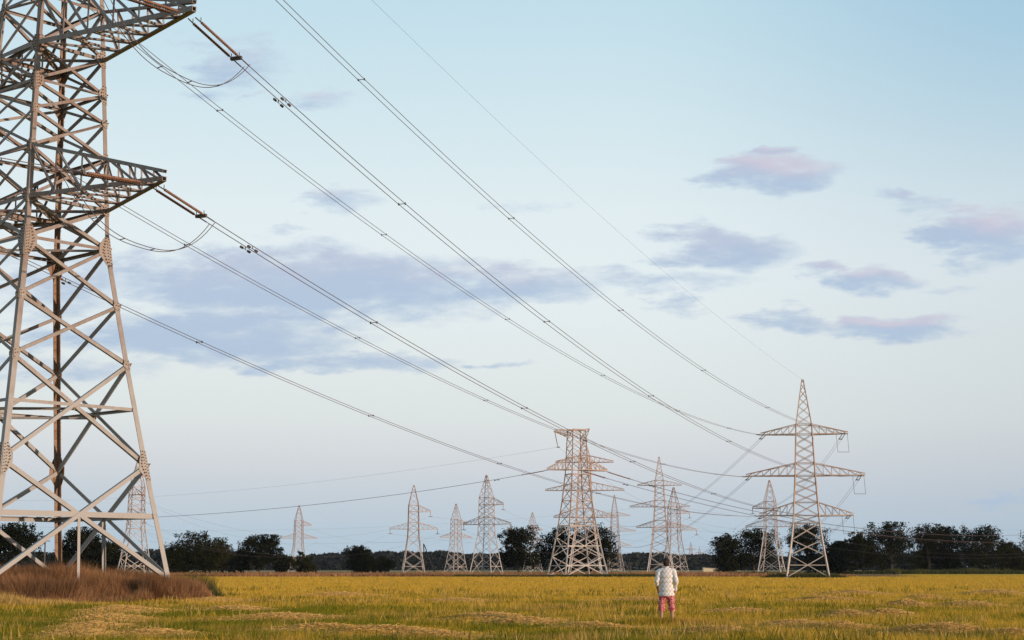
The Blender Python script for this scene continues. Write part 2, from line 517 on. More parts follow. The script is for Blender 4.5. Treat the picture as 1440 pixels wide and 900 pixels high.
class Tower:
    def __init__(s, name, loc, rz, label, levels, near=False, mat=None, joined=False, group=None, sw=1.0):
        s.root = empty(name, loc, rz)
        tag(s.root, label, 'transmission tower', group)
        s.loc, s.rz = Vector(loc), rz
        s.lv = levels                               # [(z, half width)]
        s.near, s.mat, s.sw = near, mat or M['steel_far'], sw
        s.bag = MB() if joined else None
        s.mx = Matrix.Translation(s.loc) @ Matrix.Rotation(rz, 4, 'Z')

    def w(s, z):
        for (z0, w0), (z1, w1) in zip(s.lv, s.lv[1:]):
            if z <= z1:
                k = (z - z0) / (z1 - z0)
                return w0 + (w1 - w0) * k
        return s.lv[-1][1]

    def c(s, i, z, inset=0.0):
        w = s.w(z) - inset
        return Vector((CORN[i % 4][0] * w, CORN[i % 4][1] * w, z))

    def member(s, p, q, w, n, name='brace', mat=None, parent=None):
        w *= s.sw
        if s.bag is not None and name != 'leg':
            s.bag.beam(p, q, w, n)
            return None
        b = MB()
        b.beam(p, q, w, n, L=s.near)
        return b.build(name, mat or s.mat, parent or s.root)

    def legs(s, w, mats=None):
        for i in range(4):
            b = MB()
            for (z0, _), (z1, _) in zip(s.lv, s.lv[1:]):
                p, q = s.c(i, z0), s.c(i, z1)
                ww = w * s.sw * (1.0 if z1 < s.lv[-1][0] * 0.7 else 0.85)
                if s.near:                       # heel of the angle at the outer corner, flanges along both faces
                    for ax in (0, 1):
                        other = Vector((0, 0, 0))
                        other[ax] = -CORN[i][ax]
                        nrm = Vector((0, 0, 0))
                        nrm[1 - ax] = CORN[i][1 - ax]
                        t = ww * 0.13
                        o = nrm * (-t)
                        st = other * (t if ax else 0.0)
                        vs = []
                        for e in (p, q):
                            vs += [e + st, e + other * ww, e + other * ww + o, e + st + o]
                        b.add(vs, [(0, 1, 5, 4), (1, 2, 6, 5), (2, 3, 7, 6), (3, 0, 4, 7), (3, 2, 1, 0), (4, 5, 6, 7)])
                else:
                    b.beam(p, q, ww, Vector((CORN[i][0], CORN[i][1], 0)))
            b.build('leg', (mats[i] if mats else s.mat), s.root)

    def xpanel(s, z0, z1, w, ring=False, faces=(0, 1, 2, 3), rw=None):
        off = 0.03 if s.near else 0.0
        for i in faces:
            ww = w * 1.45 if s.near and i == 1 else w
            a0, b0, a1, b1 = s.c(i, z0), s.c(i + 1, z0), s.c(i, z1), s.c(i + 1, z1)
            n = FN[i]
            fl = -n if s.near and i in (1, 2) else n
            s.member(a0 - n * off, b1 - n * off, w, fl)
            s.member(b0 - n * (off + w * 0.25), a1 - n * (off + w * 0.25), ww, fl)
            if ring:
                k = s.w(z0) / (s.w(z0) + s.w(z1))
                zc = z0 + (z1 - z0) * k
                s.member(s.c(i, zc) - n * off * 2, s.c(i + 1, zc) - n * off * 2, rw or w, n, 'beam')

    def ring(s, z, w, faces=(0, 1, 2, 3), cross=False):
        for i in faces:
            s.member(s.c(i, z), s.c(i + 1, z), w, FN[i], 'beam')
        if cross:
            s.member(s.c(0, z), s.c(2, z), w * 0.8, (0, 0, 1), 'beam')
            s.member(s.c(1, z), s.c(3, z), w * 0.8, (0, 0, 1), 'beam')

    def arm(s, sgn, zb, zt, L, ztip, w, bays=5, tipw=0.12):
        """a tapered crossarm of two bottom and two top chords with lattice between, to the side sgn of local X"""
        i0, i1 = (0, 1) if sgn > 0 else (3, 2)
        tip0, tip1 = Vector((sgn * L, -tipw, ztip)), Vector((sgn * L, tipw, ztip))
        grp = MB() if s.bag is not None or not s.near else None
        par = None
        if grp is None:
            par = empty('crossarm', (0, 0, 0))
            par.parent = s.root

        def mem(p, q, ww, n, nm='brace'):
            ww *= s.sw
            if grp is not None:
                grp.beam(p, q, ww, n)
            else:
                b = MB()
                b.beam(p, q, ww, n, L=True)
                b.build(nm, s.mat, par)
        B = [(s.c(i0, zb), tip0), (s.c(i1, zb), tip1)]
        T = [(s.c(i0, zt), tip0 + Vector((0, 0, 0.35 * s.sw))), (s.c(i1, zt), tip1 + Vector((0, 0, 0.35 * s.sw)))]
        for (p, q), sd in zip(B, (-1, 1)):
            mem(p, q, w * 1.5, (0, sd, 0), 'chord')
        for (p, q), sd in zip(T, (-1, 1)):
            mem(p, q, w * 1.1, (0, sd, 0), 'chord')

        def P(e, k):
            return e[0].lerp(e[1], k)
        ks = [i / bays for i in range(bays)] + [0.97]
        for a, b in zip(ks, ks[1:]):
            for j, sd in ((0, -1), (1, 1)):
                if b < 0.9:
                    mem(P(B[j], b), P(T[j], b), w * 0.6, (0, sd, 0))
                mem(P(T[j], a), P(B[j], b), w * 0.65, (0, sd, 0))
            mem(P(B[0], b), P(B[1], b), w * 0.65, (0, 0, -1))
            mem(P(B[0], a), P(B[1], b), w * 0.6, (0, 0, -1))
        if grp is not None:
            grp.build('crossarm', s.mat, s.root)

    def peak(s, z0, z1, w, panels=5, top=0.12):
        apex = [Vector((CORN[i][0] * top, CORN[i][1] * top, z1)) for i in range(4)]
        for i in range(4):
            b = MB()
            b.beam(s.c(i, z0), apex[i], w * 1.3 * s.sw, Vector((CORN[i][0], CORN[i][1], 0)), L=s.near)
            b.build('peak_leg', s.mat, s.root)
        ks = [1 - (1 - k / panels) ** 1.25 for k in range(panels + 1)]
        for a, b in zip(ks, ks[1:]):
            for i in range(4):
                j = (i + 1) % 4
                s.member(s.c(i, z0).lerp(apex[i], a), s.c(j, z0).lerp(apex[j], b), w * 0.7, FN[i])
                s.member(s.c(j, z0).lerp(apex[j], a), s.c(i, z0).lerp(apex[i], b), w * 0.7, FN[i])

    def finish(s):
        if s.bag is not None and s.bag.v:
            s.bag.build('lattice_bracing', s.mat, s.root)
        for i in range(4):                       # concrete footings
            z0, w0 = s.lv[0]
            p = s.c(i, z0)
            h = 0.45 if s.near else 0.3
            b = MB()
            r0, r1 = (0.55, 0.34) if s.near else (0.4, 0.28)
            vs = [(p.x + a * r0, p.y + c * r0, z0 - h - (0.6 if s.near else 0.0)) for a, c in CORN] + [(p.x + a * r1, p.y + c * r1, z0 + 0.04) for a, c in CORN]
            b.add(vs, [(3, 2, 1, 0), (4, 5, 6, 7)] + [(k, (k + 1) % 4, 4 + (k + 1) % 4, 4 + k) for k in range(4)])
            b.build('footing', M['concrete'], s.root)

    def world(s, x, y, z):
        return s.mx @ Vector((x, y, z))


# ---- the near angle tower on the left
TX, TY = -23.937, 80.0
TH = math.radians(2.919 - 45)
LEV = [(0.94, 4.97), (6.57, 4.03), (11.63, 3.25), (17.55, 2.40), (27.6, 1.98), (36.0, 1.6), (39.2, 1.45)]


def build_near_tower():
    t = Tower('transmission_tower', (TX, TY, 0), TH,
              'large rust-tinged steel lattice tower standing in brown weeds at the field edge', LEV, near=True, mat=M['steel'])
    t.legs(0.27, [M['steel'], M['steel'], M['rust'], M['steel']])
    t.xpanel(0.94, 6.57, 0.20, ring=True, rw=0.26)
    t.xpanel(6.57, 11.63, 0.19, ring=True, rw=0.16)
    t.xpanel(11.63, 14.63, 0.17)
    t.xpanel(14.63, 17.55, 0.17)
    t.ring(17.55, 0.16, cross=True)
    t.xpanel(17.55, 19.6, 0.18)
    t.ring(19.6, 0.2, cross=True)
    t.xpanel(19.6, 22.26, 0.15)
    t.ring(22.26, 0.15)
    for a, b in ((22.26, 24.18), (24.18, 25.68), (25.68, 27.6)):
        t.xpanel(a, b, 0.15)
    t.ring(25.68, 0.14)
    t.ring(27.6, 0.2, cross=True)
    t.xpanel(27.6, 30.2, 0.15)
    t.ring(30.2, 0.15)
    for a, b in ((30.2, 32.1), (32.1, 34.0), (34.0, 36.0), (36.0, 39.2)):
        t.xpanel(a, b, 0.14)
    t.ring(36.0, 0.15)
    t.arm(1, 19.6, 22.26, 10.3, 19.55, 0.15, 5, 0.12)
    t.arm(-1, 19.6, 22.26, 9.4, 19.9, 0.15, 5, 0.12)
    t.arm(1, 27.6, 30.2, 12.2, 27.4, 0.17, 6, 0.12)
    t.arm(-1, 27.6, 30.2, 11.2, 27.4, 0.17, 6, 0.12)
    t.arm(1, 36.0, 38.4, 8.0, 36.0, 0.16, 6, 0.3)
    t.arm(-1, 36.0, 38.4, 7.4, 36.9, 0.16, 6, 0.3)
    t.peak(39.2, 48.0, 0.14, 6)
    # sub-braces: posts from the first crossing to the ground, and hip struts from ring to leg
    for i in range(4):
        k = t.w(0.94) / (t.w(0.94) + t.w(6.57))
        zc = 0.94 + (6.57 - 0.94) * k
        mid = (t.c(i, zc) + t.c(i + 1, zc)) / 2
        t.member(mid - FN[i] * 0.1, Vector((mid.x * 1.02, mid.y * 1.02, 0.3)), 0.15, FN[i], 'post')
        if i in (1, 2):
            continue
    # ring diaphragms
    for z in (9.33,):
        ms = [(t.c(i, z) + t.c(i + 1, z)) / 2 for i in range(4)]
        for i in range(4):
            t.member(ms[i] - Vector((0, 0, 0.1)), ms[(i + 1) % 4] - Vector((0, 0, 0.1)), 0.13, (0, 0, 1), 'beam')
    # gusset plates with their bolts on both faces of every leg
    for i in range(4):
        for z, gh, gw, low in ((6.57, 0.75, 0.52, 0.75), (17.55, 0.62, 0.62, 0.95), (25.68, 0.5, 0.45, 0.5), (11.63, 0.26, 0.34, 0.26), (14.63, 0.24, 0.34, 0.24),
                               (19.6, 0.35, 0.5, 0.3), (22.26, 0.3, 0.4, 0.3), (24.18, 0.24, 0.3, 0.24), (27.6, 0.45, 0.55, 0.45), (30.2, 0.35, 0.4, 0.35)):
            for fi, along in ((i, 1), ((i - 1) % 4, -1)):
                n = FN[fi]
                a = (t.c(fi + 1, z) - t.c(fi, z)).normalized() * along
                top, bot = t.c(i, z + gh), t.c(i, z - low)
                m = t.c(i, z)
                off = n * 0.022
                poly = [top + off, top + a * gw * 0.45 + off, m + a * gw + Vector((0, 0, gh * 0.3)) + off,
                        m + a * gw - Vector((0, 0, low * 0.3)) + off, bot + a * gw * 0.42 + off, bot + off]
                vs, fs = plate(poly, n, 0.03)
                b = MB()
                b.add(vs, fs)
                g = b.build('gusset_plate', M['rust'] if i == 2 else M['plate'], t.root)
                bb = MB()
                nrow = max(3, int((gh + low) / 0.15))
                for r in range(nrow):
                    kk = (r + 0.5) / nrow
                    base = top.lerp(bot, kk)
                    wid = gw * (0.42 + 0.5 * (1 - abs(kk - 0.5) * 2))
                    for cidx, fx in enumerate((0.07, 0.19, 0.55 * wid + 0.1, wid - 0.06)):
                        if fx > wid - 0.03 or (cidx > 1 and gw < 0.4):
                            continue
                        pc = base + a * fx + n * 0.04 + Vector((0, 0, 0.04 * (cidx % 2)))
                        bb.beam(pc, pc + n * 0.035, 0.042, a)
                tag(bb.build('bolts', M['bolt'], g), kind='stuff')
    # step bolts up one leg
    sb = MB()
    z = 2.0
    while z < 30:
        p = t.c(2, z)
        sb.tube([p + Vector((0, -0.2, 0)), p + Vector((0.17, -0.2, 0))], 0.011, 5)
        sb.tube([p + Vector((0.05, 0, 0)), p + Vector((0.05, 0.16, 0))], 0.011, 5)
        z += 0.42
    tag(sb.build('step_bolts', M['bolt'], t.root), kind='stuff')
    t.finish()
    return t


NEAR = build_near_tower()


# ---- double-circuit towers with three pairs of arms (the one at the right, and its taller relatives)
def barrel_tower(px, Y, label, arms_turn, ext=0.0, joined=False, sw=1.0, peak=None):
    X = xpos(px, Y)
    base = [(0.05, 3.35 + ext * 0.16), (3.6 + ext, 2.78), (6.0 + ext, 2.42), (8.7 + ext, 2.08), (16.3 + ext, 1.60), (24.6 + ext, 1.25)]
    if ext:
        base = [(0.05, 3.35 + ext * 0.15), (ext + 3.6, 2.78)] + base[2:]
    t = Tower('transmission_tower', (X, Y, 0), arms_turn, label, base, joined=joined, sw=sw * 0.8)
    e = ext
    lw = 0.24
    t.legs(lw)
    if ext:
        t.xpanel(0.05, ext + 0.6, 0.14, ring=True)
        t.xpanel(ext + 0.6, ext + 3.6, 0.14)
    else:
        t.xpanel(0.05, 3.6, 0.15, ring=True, rw=0.15)
    t.xpanel(3.6 + e, 6.0 + e, 0.13)
    t.xpanel(6.0 + e, 8.7 + e, 0.13)
    for a, b in ((8.7, 9.9), (9.9, 12.0), (12.0, 13.5), (13.5, 15.0), (15.0, 16.3), (16.3, 18.3), (18.3, 19.85), (19.85, 21.4), (21.4, 23.0), (23.0, 24.6)):
        t.xpanel(a + e, b + e, 0.11)
    for z in (8.7, 9.9, 12.0, 16.3, 18.3, 23.0, 24.6):
        t.ring(z + e, 0.13)
    for zb, zt, L in ((9.9, 12.0, 7.5), (16.3, 18.3, 9.5), (23.0, 24.6, 7.0)):
        for sg in (1, -1):
            t.arm(sg, zb + e, zt + e, L, zb + e + 0.02, 0.13, 6 if L > 9 else 5, 0.25)
    t.peak(24.6 + e, (32.0 if peak is None else peak) + e, 0.11, 6)
    t.finish()
    return t


def small_tower(px, Y, label, turn, mirror=1, joined=False, sw=1.0, group=None):
    X = xpos(px, Y)
    t = Tower('transmission_tower', (X, Y, 0), turn, label,
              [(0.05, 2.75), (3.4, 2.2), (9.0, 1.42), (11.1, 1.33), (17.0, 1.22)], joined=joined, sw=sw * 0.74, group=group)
    t.legs(0.2)
    t.xpanel(0.05, 3.4, 0.12, ring=True)
    for a, b in ((3.4, 6.2), (6.2, 9.0), (9.0, 11.1), (11.1, 12.7), (12.7, 14.1), (14.1, 15.4), (15.4, 17.0)):
        t.xpanel(a, b, 0.10)
    for z in (9.0, 11.1, 12.7, 15.4, 17.0):
        t.ring(z, 0.11)
    t.arm(mirror, 15.4, 17.0, 4.3, 15.4, 0.11, 3, 0.15)
    t.arm(1, 11.1, 12.7, 6.2, 11.1, 0.11, 4, 0.15)
    t.arm(-1, 11.1, 12.7, 6.0, 11.1, 0.11, 4, 0.15)
    t.peak(17.0, 22.0, 0.10, 4)
    t.finish()
    return t


RIGHT = barrel_tower(1136, 260, 'tall three-armed lattice tower with pointed peak beside the dark trees, its feet in green weeds', math.radians(-10.4))
MIDB = barrel_tower(823, 385, 'three-armed lattice tower seen through the wide-based flat-topped tower', math.radians(-6), ext=3.6, peak=29.0)
T925 = barrel_tower(929, 505, 'three-armed lattice tower rising behind the standing person', math.radians(-9), ext=4.2)
T865 = barrel_tower(865, 700, 'slim distant lattice tower beyond the wide-based flat-topped tower', math.radians(8), ext=1.0, joined=True, sw=0.9)
FAR1 = barrel_tower(972, 1900, 'tiny hazy lattice tower on the horizon, the taller of two', 0.1, joined=True, sw=1.3)
FAR2 = barrel_tower(984, 2350, 'tiny hazy lattice tower on the horizon, the shorter of two', 0.1, joined=True, sw=1.4)


def ytop(top):
    return 20.5 * F / (HY - top)


T582 = small_tower(581, ytop(684), 'pale lattice tower beside the leaning twin wooden poles', math.radians(8))
T678 = small_tower(684, ytop(670), 'pale lattice tower with one short upper arm left of the lone oak', math.radians(-28))
T640 = small_tower(641, ytop(710), 'smaller lattice tower between two pale single-upper-arm towers', math.radians(35), sw=1.05)
T417 = small_tower(419, ytop(712), 'small lattice tower rising behind the bush at the field edge', math.radians(20), sw=1.05)
T749 = small_tower(749, ytop(722), 'small lattice tower half hidden behind the lone oak', math.radians(30), joined=True)
T945 = small_tower(949, ytop(687), 'pale single-upper-arm lattice tower overlapping the three-armed one behind the person', math.radians(14))
T1083 = small_tower(1085, ytop(677), 'lattice tower with a short left upper arm beside the tall three-armed one', math.radians(-22), mirror=-1)
T190 = small_tower(189, ytop(650), 'distant lattice tower seen between the legs of the large near tower', math.radians(-62))


# ---- the wide based, flat topped tower in the middle
def build_mid_tower():
    Y = 292.0
    X = xpos(812, Y)
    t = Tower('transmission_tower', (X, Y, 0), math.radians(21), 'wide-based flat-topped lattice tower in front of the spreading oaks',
              [(0.05, 4.15), (3.56, 3.5), (7.05, 2.95), (9.1, 2.62), (13.6, 2.05), (18.4, 1.6), (26.4, 1.25)], sw=0.74)
    t.legs(0.26)
    t.xpanel(0.05, 3.56, 0.17, ring=True, rw=0.18)
    t.xpanel(3.56, 7.05, 0.16, ring=True, rw=0.18)
    for i in range(4):                                # inverted V up to the ring
        mid = (t.c(i, 9.1) + t.c(i + 1, 9.1)) / 2
        t.member(t.c(i, 7.05), mid, 0.16, FN[i])
        t.member(t.c(i + 1, 7.05), mid, 0.16, FN[i])
    t.ring(9.1, 0.17)
    for a, b in ((9.1, 11.4), (11.4, 13.6), (13.6, 16.0), (16.0, 18.4)):
        t.xpanel(a, b, 0.13)
    t.ring(13.6, 0.13)
    t.ring(18.4, 0.18)
    t.ring(19.2, 0.16)
    t.xpanel(19.2, 21.4, 0.12)
    t.ring(21.4, 0.13)
    for a, b in ((21.4, 23.1), (23.1, 24.8), (24.8, 26.4)):
        t.xpanel(a, b, 0.11)
    t.ring(26.4, 0.15)
    t.arm(1, 19.2, 21.4, 6.0, 19.1, 0.15, 5, 0.25)
    t.arm(-1, 19.2, 21.4, 5.8, 19.1, 0.15, 5, 0.25)
    t.arm(-1, 25.2, 26.4, 4.4, 26.1, 0.13, 4, 0.2)
    # the raised right-hand end of the top beam
    b = MB()
    for sd in (-1, 1):
        b.beam((1.25, sd * 1.25, 26.4), (2.6, 0, 26.8), 0.14)
        b.beam((1.3, sd * 1.3, 24.8), (2.6, 0, 26.8), 0.12)
        b.beam((-1.25, sd * 1.25, 26.5), (1.25, sd * 1.25, 26.5), 0.14)
    b.build('top_horn', t.mat, t.root)
    t.finish()
    return t


MID = build_mid_tower()


# ------------------------------------------------------------------ wires and insulators
def sagline(A, B, sag, n=60):
    A, B = Vector(A), Vector(B)
    out = []
    for i in range(n + 1):
        k = i / n
        p = A.lerp(B, k)
        p.z -= 4 * sag * k * (1 - k)
        out.append(p)
    return out


def cut(path, l0, l1):
    """the stretch of a path between arc lengths l0 and (total - l1)"""
    d = [0]
    for a, b in zip(path, path[1:]):
        d.append(d[-1] + (b - a).length)
    tot = d[-1]

    def P(l):
        for i in range(len(d) - 1):
            if l <= d[i + 1]:
                return path[i].lerp(path[i + 1], (l - d[i]) / max(1e-6, d[i + 1] - d[i]))
        return path[-1].copy()
    return [P(l0)] + [p for p, l in zip(path, d) if l0 < l < tot - l1] + [P(tot - l1)], P, tot


def side_of(path):
    d = path[-1] - path[0]
    d.z = 0
    d.normalize()
    return Vector((-d.y, d.x, 0))


def insulator(P, l0, l1, side, sep, label, r=0.075, group=None):
    """a twin tension string along a path function P from arc length l0 to l1"""
    root = empty('insulator_string', P(l0))
    tag(root, label, 'insulator', group)
    o = root.location
    step = 0.15
    for sg in (-1, 1):
        b = MB()
        la, lb = l0 + 0.55, l1 - 0.6
        n = max(6, int((lb - la) / step))
        pts, rad = [], []
        for i in range(n):
            p0 = P(la + (lb - la) * i / n) + side * sg * sep - o
            p1 = P(la + (lb - la) * (i + 0.55) / n) + side * sg * sep - o
            p2 = P(la + (lb - la) * (i + 0.6) / n) + side * sg * sep - o
            pts += [p0, p1, p2]
            rad += [r, r * 0.82, r * 0.45]
        b.tube(pts, rad, 8)
        b.build('insulator_stack', M['insul'], root, True)
        for q0, q1 in ((P(l0) + side * sg * sep * 0.9, P(la) + side * sg * sep), (P(lb) + side * sg * sep, P(l1 + 0.5) + side * sg * sep)):
            c = MB()
            c.tube([q0 - o, q1 - o], r * 0.42, 6)
            c.build('link', M['fitting'], root)
        for l in (la - 0.1, lb + 0.15):
            h = MB()
            q = P(l) + side * sg * sep - o
            h.tube([q, q + Vector((0, 0, r * 3.0))], r * 0.3, 5)
            h.build('arcing_horn', M['fitting'], root)
    y = MB()
    q = P(l1 - 0.35) - o
    y.beam(q - side * (sep + 0.08), q + side * (sep + 0.08), r * 2.2, (0, 0, 1))
    y.build('yoke', M['fitting'], root)
    return root


def conductor(A, B, sag, label, sep=0.22, r=0.022, l0=0.0, l1=0.0, spacers=(), dampers=(), group=None, n=60):
    path = sagline(A, B, sag, n)
    side = side_of(path)
    pts, P, tot = cut(path, l0, l1)
    root = empty('conductor_pair', pts[0])
    tag(root, label, 'power line', group)
    o = root.location
    for sg in (-1, 1):
        b = MB()
        b.tube([p + side * sg * sep - o for p in pts], r, 5)
        b.build('wire', M['wire'], root)
    for l in spacers:
        s = MB()
        q = P(l) - o
        s.beam(q - side * (sep + 0.03), q + side * (sep + 0.03), 0.035)
        for sg in (-1, 1):
            s.beam(q + side * (sg * sep) - Vector((0, 0, 0.07)), q + side * (sg * sep) + Vector((0, 0, 0.07)), 0.075)
        s.build('spacer', M['fitting'], root)
    for l in dampers:
        for sg in (-1, 1):
            s = MB()
            a, b_ = P(l) + side * sg * sep - o, P(l + 0.75) + side * sg * sep - o
            dn = Vector((0, 0, -0.16))
            s.tube([a + dn, b_ + dn], 0.016, 5)
            d = (b_ - a).normalized()
            for e in (a, b_):
                s.tube([e + dn - d * 0.13, e + dn - d * 0.1, e + dn + d * 0.1, e + dn + d * 0.13], [0.03, 0.07, 0.07, 0.03], 7)
            m = (a + b_) / 2
            s.beam(m, m + dn, 0.04)
            s.build('vibration_damper', M['fitting'], root)
    return root, P, side, tot


def single_wire(A, B, sag, label, r=0.013, group=None, n=40):
    pts = sagline(A, B, sag, n)
    b = MB()
    o = pts[0]
    b.tube([p - o for p in pts], r, 5)
    w = b.build('overhead_wire', M['wire'])
    w.location = o
    return tag(w, label, 'power line', group)


R_ = RIGHT.world
# start on the near tower (t along arm, z), end on the right tower, sag, words
SPANS = [
    ('lower field-side arm', (9.1, 18.95 + 0.5), (7.2, 9.85), 4.8, 1),
    ('middle field-side arm', (11.6, 27.2), (9.1, 16.2), 6.3, 1),
    ('lower far-side arm', (-8.7, 19.85), (-7.2, 9.85), 4.2, -1),
    ('middle far-side arm', (-10.3, 27.25), (-9.1, 16.2), 4.8, -1),
    ('topmost far-side arm', (-6.8, 36.8), (-6.7, 22.95), 5.5, -1),
    ('topmost field-side arm', (7.6, 35.9), (6.7, 22.95), 5.9, 1)]
for words_, (t0, z0), (t1, z1), sag, sg in SPANS:
    A = NEAR.world(t0, 0.25, z0)
    B = R_(t1, 0, z1)
    path = sagline(A, B, sag)
    side = side_of(path)
    _, P, tot = cut(path, 0, 0)
    strings = z0 < 30
    L0 = 5.6 if strings else 3.0
    if strings:
        insulator(P, 0.1, 4.6, side, 0.22, f'twin brown insulator string pulling forward from the near tower\'s {words_}')
    conductor(A, B, sag, f'twin cable to the right-hand tower from the near tower\'s {words_}', l0=4.6 if strings else 0.2, l1=3.2,
              spacers=[x for x in (24, 50, 78, 108, 140, 168)], dampers=(8.6,) if strings else ())
    lev = {9.85: 'low', 16.2: 'middle', 22.95: 'top'}[z1]
    # string on the right tower
    insulator(lambda l, P=P, tot=tot: P(tot - l), 0.1, 3.4, side, 0.22,
              f'insulator string facing the near tower, {lev} {"right" if t1 > 0 else "left"} arm of right-hand tower', r=0.06)

# back spans of the two arms over the field, with the jumper loops under the arms
BK = Vector((-0.46, -0.89, 0)).normalized()
for words_, (t0, z0), rise in (('lower arm', (9.1, 19.45), 0.0), ('middle arm', (11.6, 27.2), 0.0)):
    A = NEAR.world(t0, -0.25, z0)
    B = A + BK * 230 + Vector((0, 0, rise))
    path = sagline(A, B, 6.0)
    side = side_of(path)
    _, P, tot = cut(path, 0, 0)
    insulator(P, 0.1, 4.8, side, 0.22, f'twin brown insulator string on the back of the near tower\'s {words_}')
    conductor(A, B, 6.0, f'twin cable leaving the back of the near tower\'s {words_} over the weeds', l0=4.8, dampers=(9.0,), spacers=(26,))
    A2 = NEAR.world(t0, 0.25, z0)
    fwd = sagline(A2, R_(7.2, 0, 9.85) if t0 < 10 else R_(9.1, 0, 16.2), 5.0)
    _, P2, _t = cut(fwd, 0, 0)
    e0, e1 = P2(5.3), P(5.5)
    root = empty('jumper_loop', e0)
    tag(root, f'drooping twin jumper cable slung beneath the near tower\'s {words_}', 'power line')
    for sg in (-1, 1):
        b = MB()
        pts = []
        for i in range(33):
            k = i / 32
            p = e0.lerp(e1, k)
            dp = 1 - abs(2 * k - 1) ** 2.6
            p = p + Vector((0, 0, -2.3 * dp)) + (Vector((0.6, -0.6, 0)) * 0.28 * sg)
            pts.append(p - e0)
        b.tube(pts, 0.02, 5)
        b.build('wire', M['wire'], root)
    for k in (0.2, 0.42, 0.62, 0.8):
        b = MB()
        p = e0.lerp(e1, k) - e0 + Vector((0, 0, -2.3 * (1 - abs(2 * k - 1) ** 2.6)))
        b.beam(p - Vector((0.17, -0.17, 0)), p + Vector((0.17, -0.17, 0)), 0.035)
        b.build('spacer', M['fitting'], root)

single_wire(NEAR.world(0, 0, 47.9), R_(0, 0, 31.95), 2.6, 'thin earth wire from the near tower\'s peak to the right-hand tower\'s peak', r=0.009)

# lines leaving the right-hand tower
for t1, z1, lev in ((-7.2, 9.85, 'low'), (-9.1, 16.2, 'middle'), (-6.7, 22.95, 'top')):
    A = R_(t1 + 0.3, 0.2, z1)
    B = T865.world(t1 * 0.9, 0, z1 + 1.0)
    path = sagline(A, B, 9.0)
    _, P, tot = cut(path, 0, 0)
    sd = side_of(path)
    insulator(P, 0.1, 4.0, sd, 0.22, f'insulator string under the right-hand tower\'s {lev} left arm, pulling to the far slim tower', r=0.06)
    conductor(A, B, 9.0, f'twin cable from the right-hand tower\'s {lev} left arm to the slim far tower', l0=4.0, r=0.024)
for t1, z1, lev in ((7.2, 9.85, 'low'), (9.1, 16.2, 'middle'), (6.7, 22.95, 'top')):
    A = R_(t1 - 0.4, 0.2, z1)
    B = T1083.world(5.0 if lev != 'top' else -3.0, 0, 11.0 if lev != 'top' else 15.3)
    path = sagline(A, B, 3.2)
    _, P, tot = cut(path, 0, 0)
    sd = side_of(path)
    insulator(P, 0.1, 3.6, sd, 0.22, f'insulator string hanging behind the {lev} right arm of the right-hand tower', r=0.06)
    conductor(A, B, 3.2, f'twin cable from the right-hand tower\'s {lev} right arm to the lattice tower behind', l0=3.6, r=0.02)
    root = empty('jumper_loop', A)
    tag(root, f'short jumper loop under the {lev} right arm of the right-hand tower', 'power line')
    for sg in (-1, 1):
        b = MB()
        o = Vector((sg * 0.9 - 0.3, 0, 0))
        b.tube([o + Vector((0, 0, 0)), o + Vector((0.1, -0.3, -2.4)), o + Vector((0.1, -0.4, -2.9))], 0.03, 5)
        b.build('wire', M['wire'], root)
    b = MB()
    b.beam((-1.1, -0.3, -2.9), (0.7, -0.3, -2.9), 0.06)
    b.build('spacer', M['fitting'], root)

# the flat-topped tower: long pairs to both sides
ML, MR = MID.world(-5.7, 0, 19.0), MID.world(5.9, 0, 19.0)
for (A, B, sag, lab, istr) in ((ML, at(-330, 716, 300), 5.0, 'twin cable running from the flat-topped tower\'s left arm past the near tower', 'on the flat-topped tower\'s left arm'),
                         (MR, at(1560, 742, 330), 5.5, 'twin cable running from the flat-topped tower\'s right arm past the right-hand tower', 'on the flat-topped tower\'s right arm'),
                         (MID.world(0.5, -1.5, 18.9), at(1620, 748, 360), 6.5, 'twin cable leaving the flat-topped tower\'s body to the right', 'on the body of the flat-topped tower')):
    path = sagline(A, B, sag)
    _, P, tot = cut(path, 0, 0)
    insulator(P, 0.1, 5.0, side_of(path), 0.22, 'insulator string ' + istr, r=0.075)
    conductor(A, B, sag, lab, l0=5.0, r=0.024, dampers=(9,))
hang = MID.world(-4.3, 0, 26.0)
b = MB()
hp = [Vector((0, 0, 0)), Vector((0.45, -0.1, -2.3)), Vector((0.6, -0.1, -2.8))]
root = empty('insulator_string', hang)
tag(root, 'single insulator string hanging from the flat-topped tower\'s top beam', 'insulator')
b.tube([hp[0], hp[1]], 0.075, 7)
b.build('insulator_stack', M['insul'], root)
b = MB()
b.tube([hp[1], hp[2]], 0.05, 6)
b.beam(hp[2] - Vector((0.3, 0, 0)), hp[2] + Vector((0.3, 0, 0)), 0.16)
b.build('clamp', M['fitting'], root)
single_wire(hang + hp[2], at(-200, 690, 520), 6.0, 'thin wire from the hanging insulator of the flat-topped tower to the left')
single_wire(hang + hp[2], at(1085, 742, 380), 5.0, 'thin wire from the hanging insulator of the flat-topped tower to the right')


def arms3(t, mirror=1):
    return [t.world(4.2 * mirror, 0, 14.2), t.world(6.0, 0, 9.9), t.world(-5.8, 0, 9.9)]


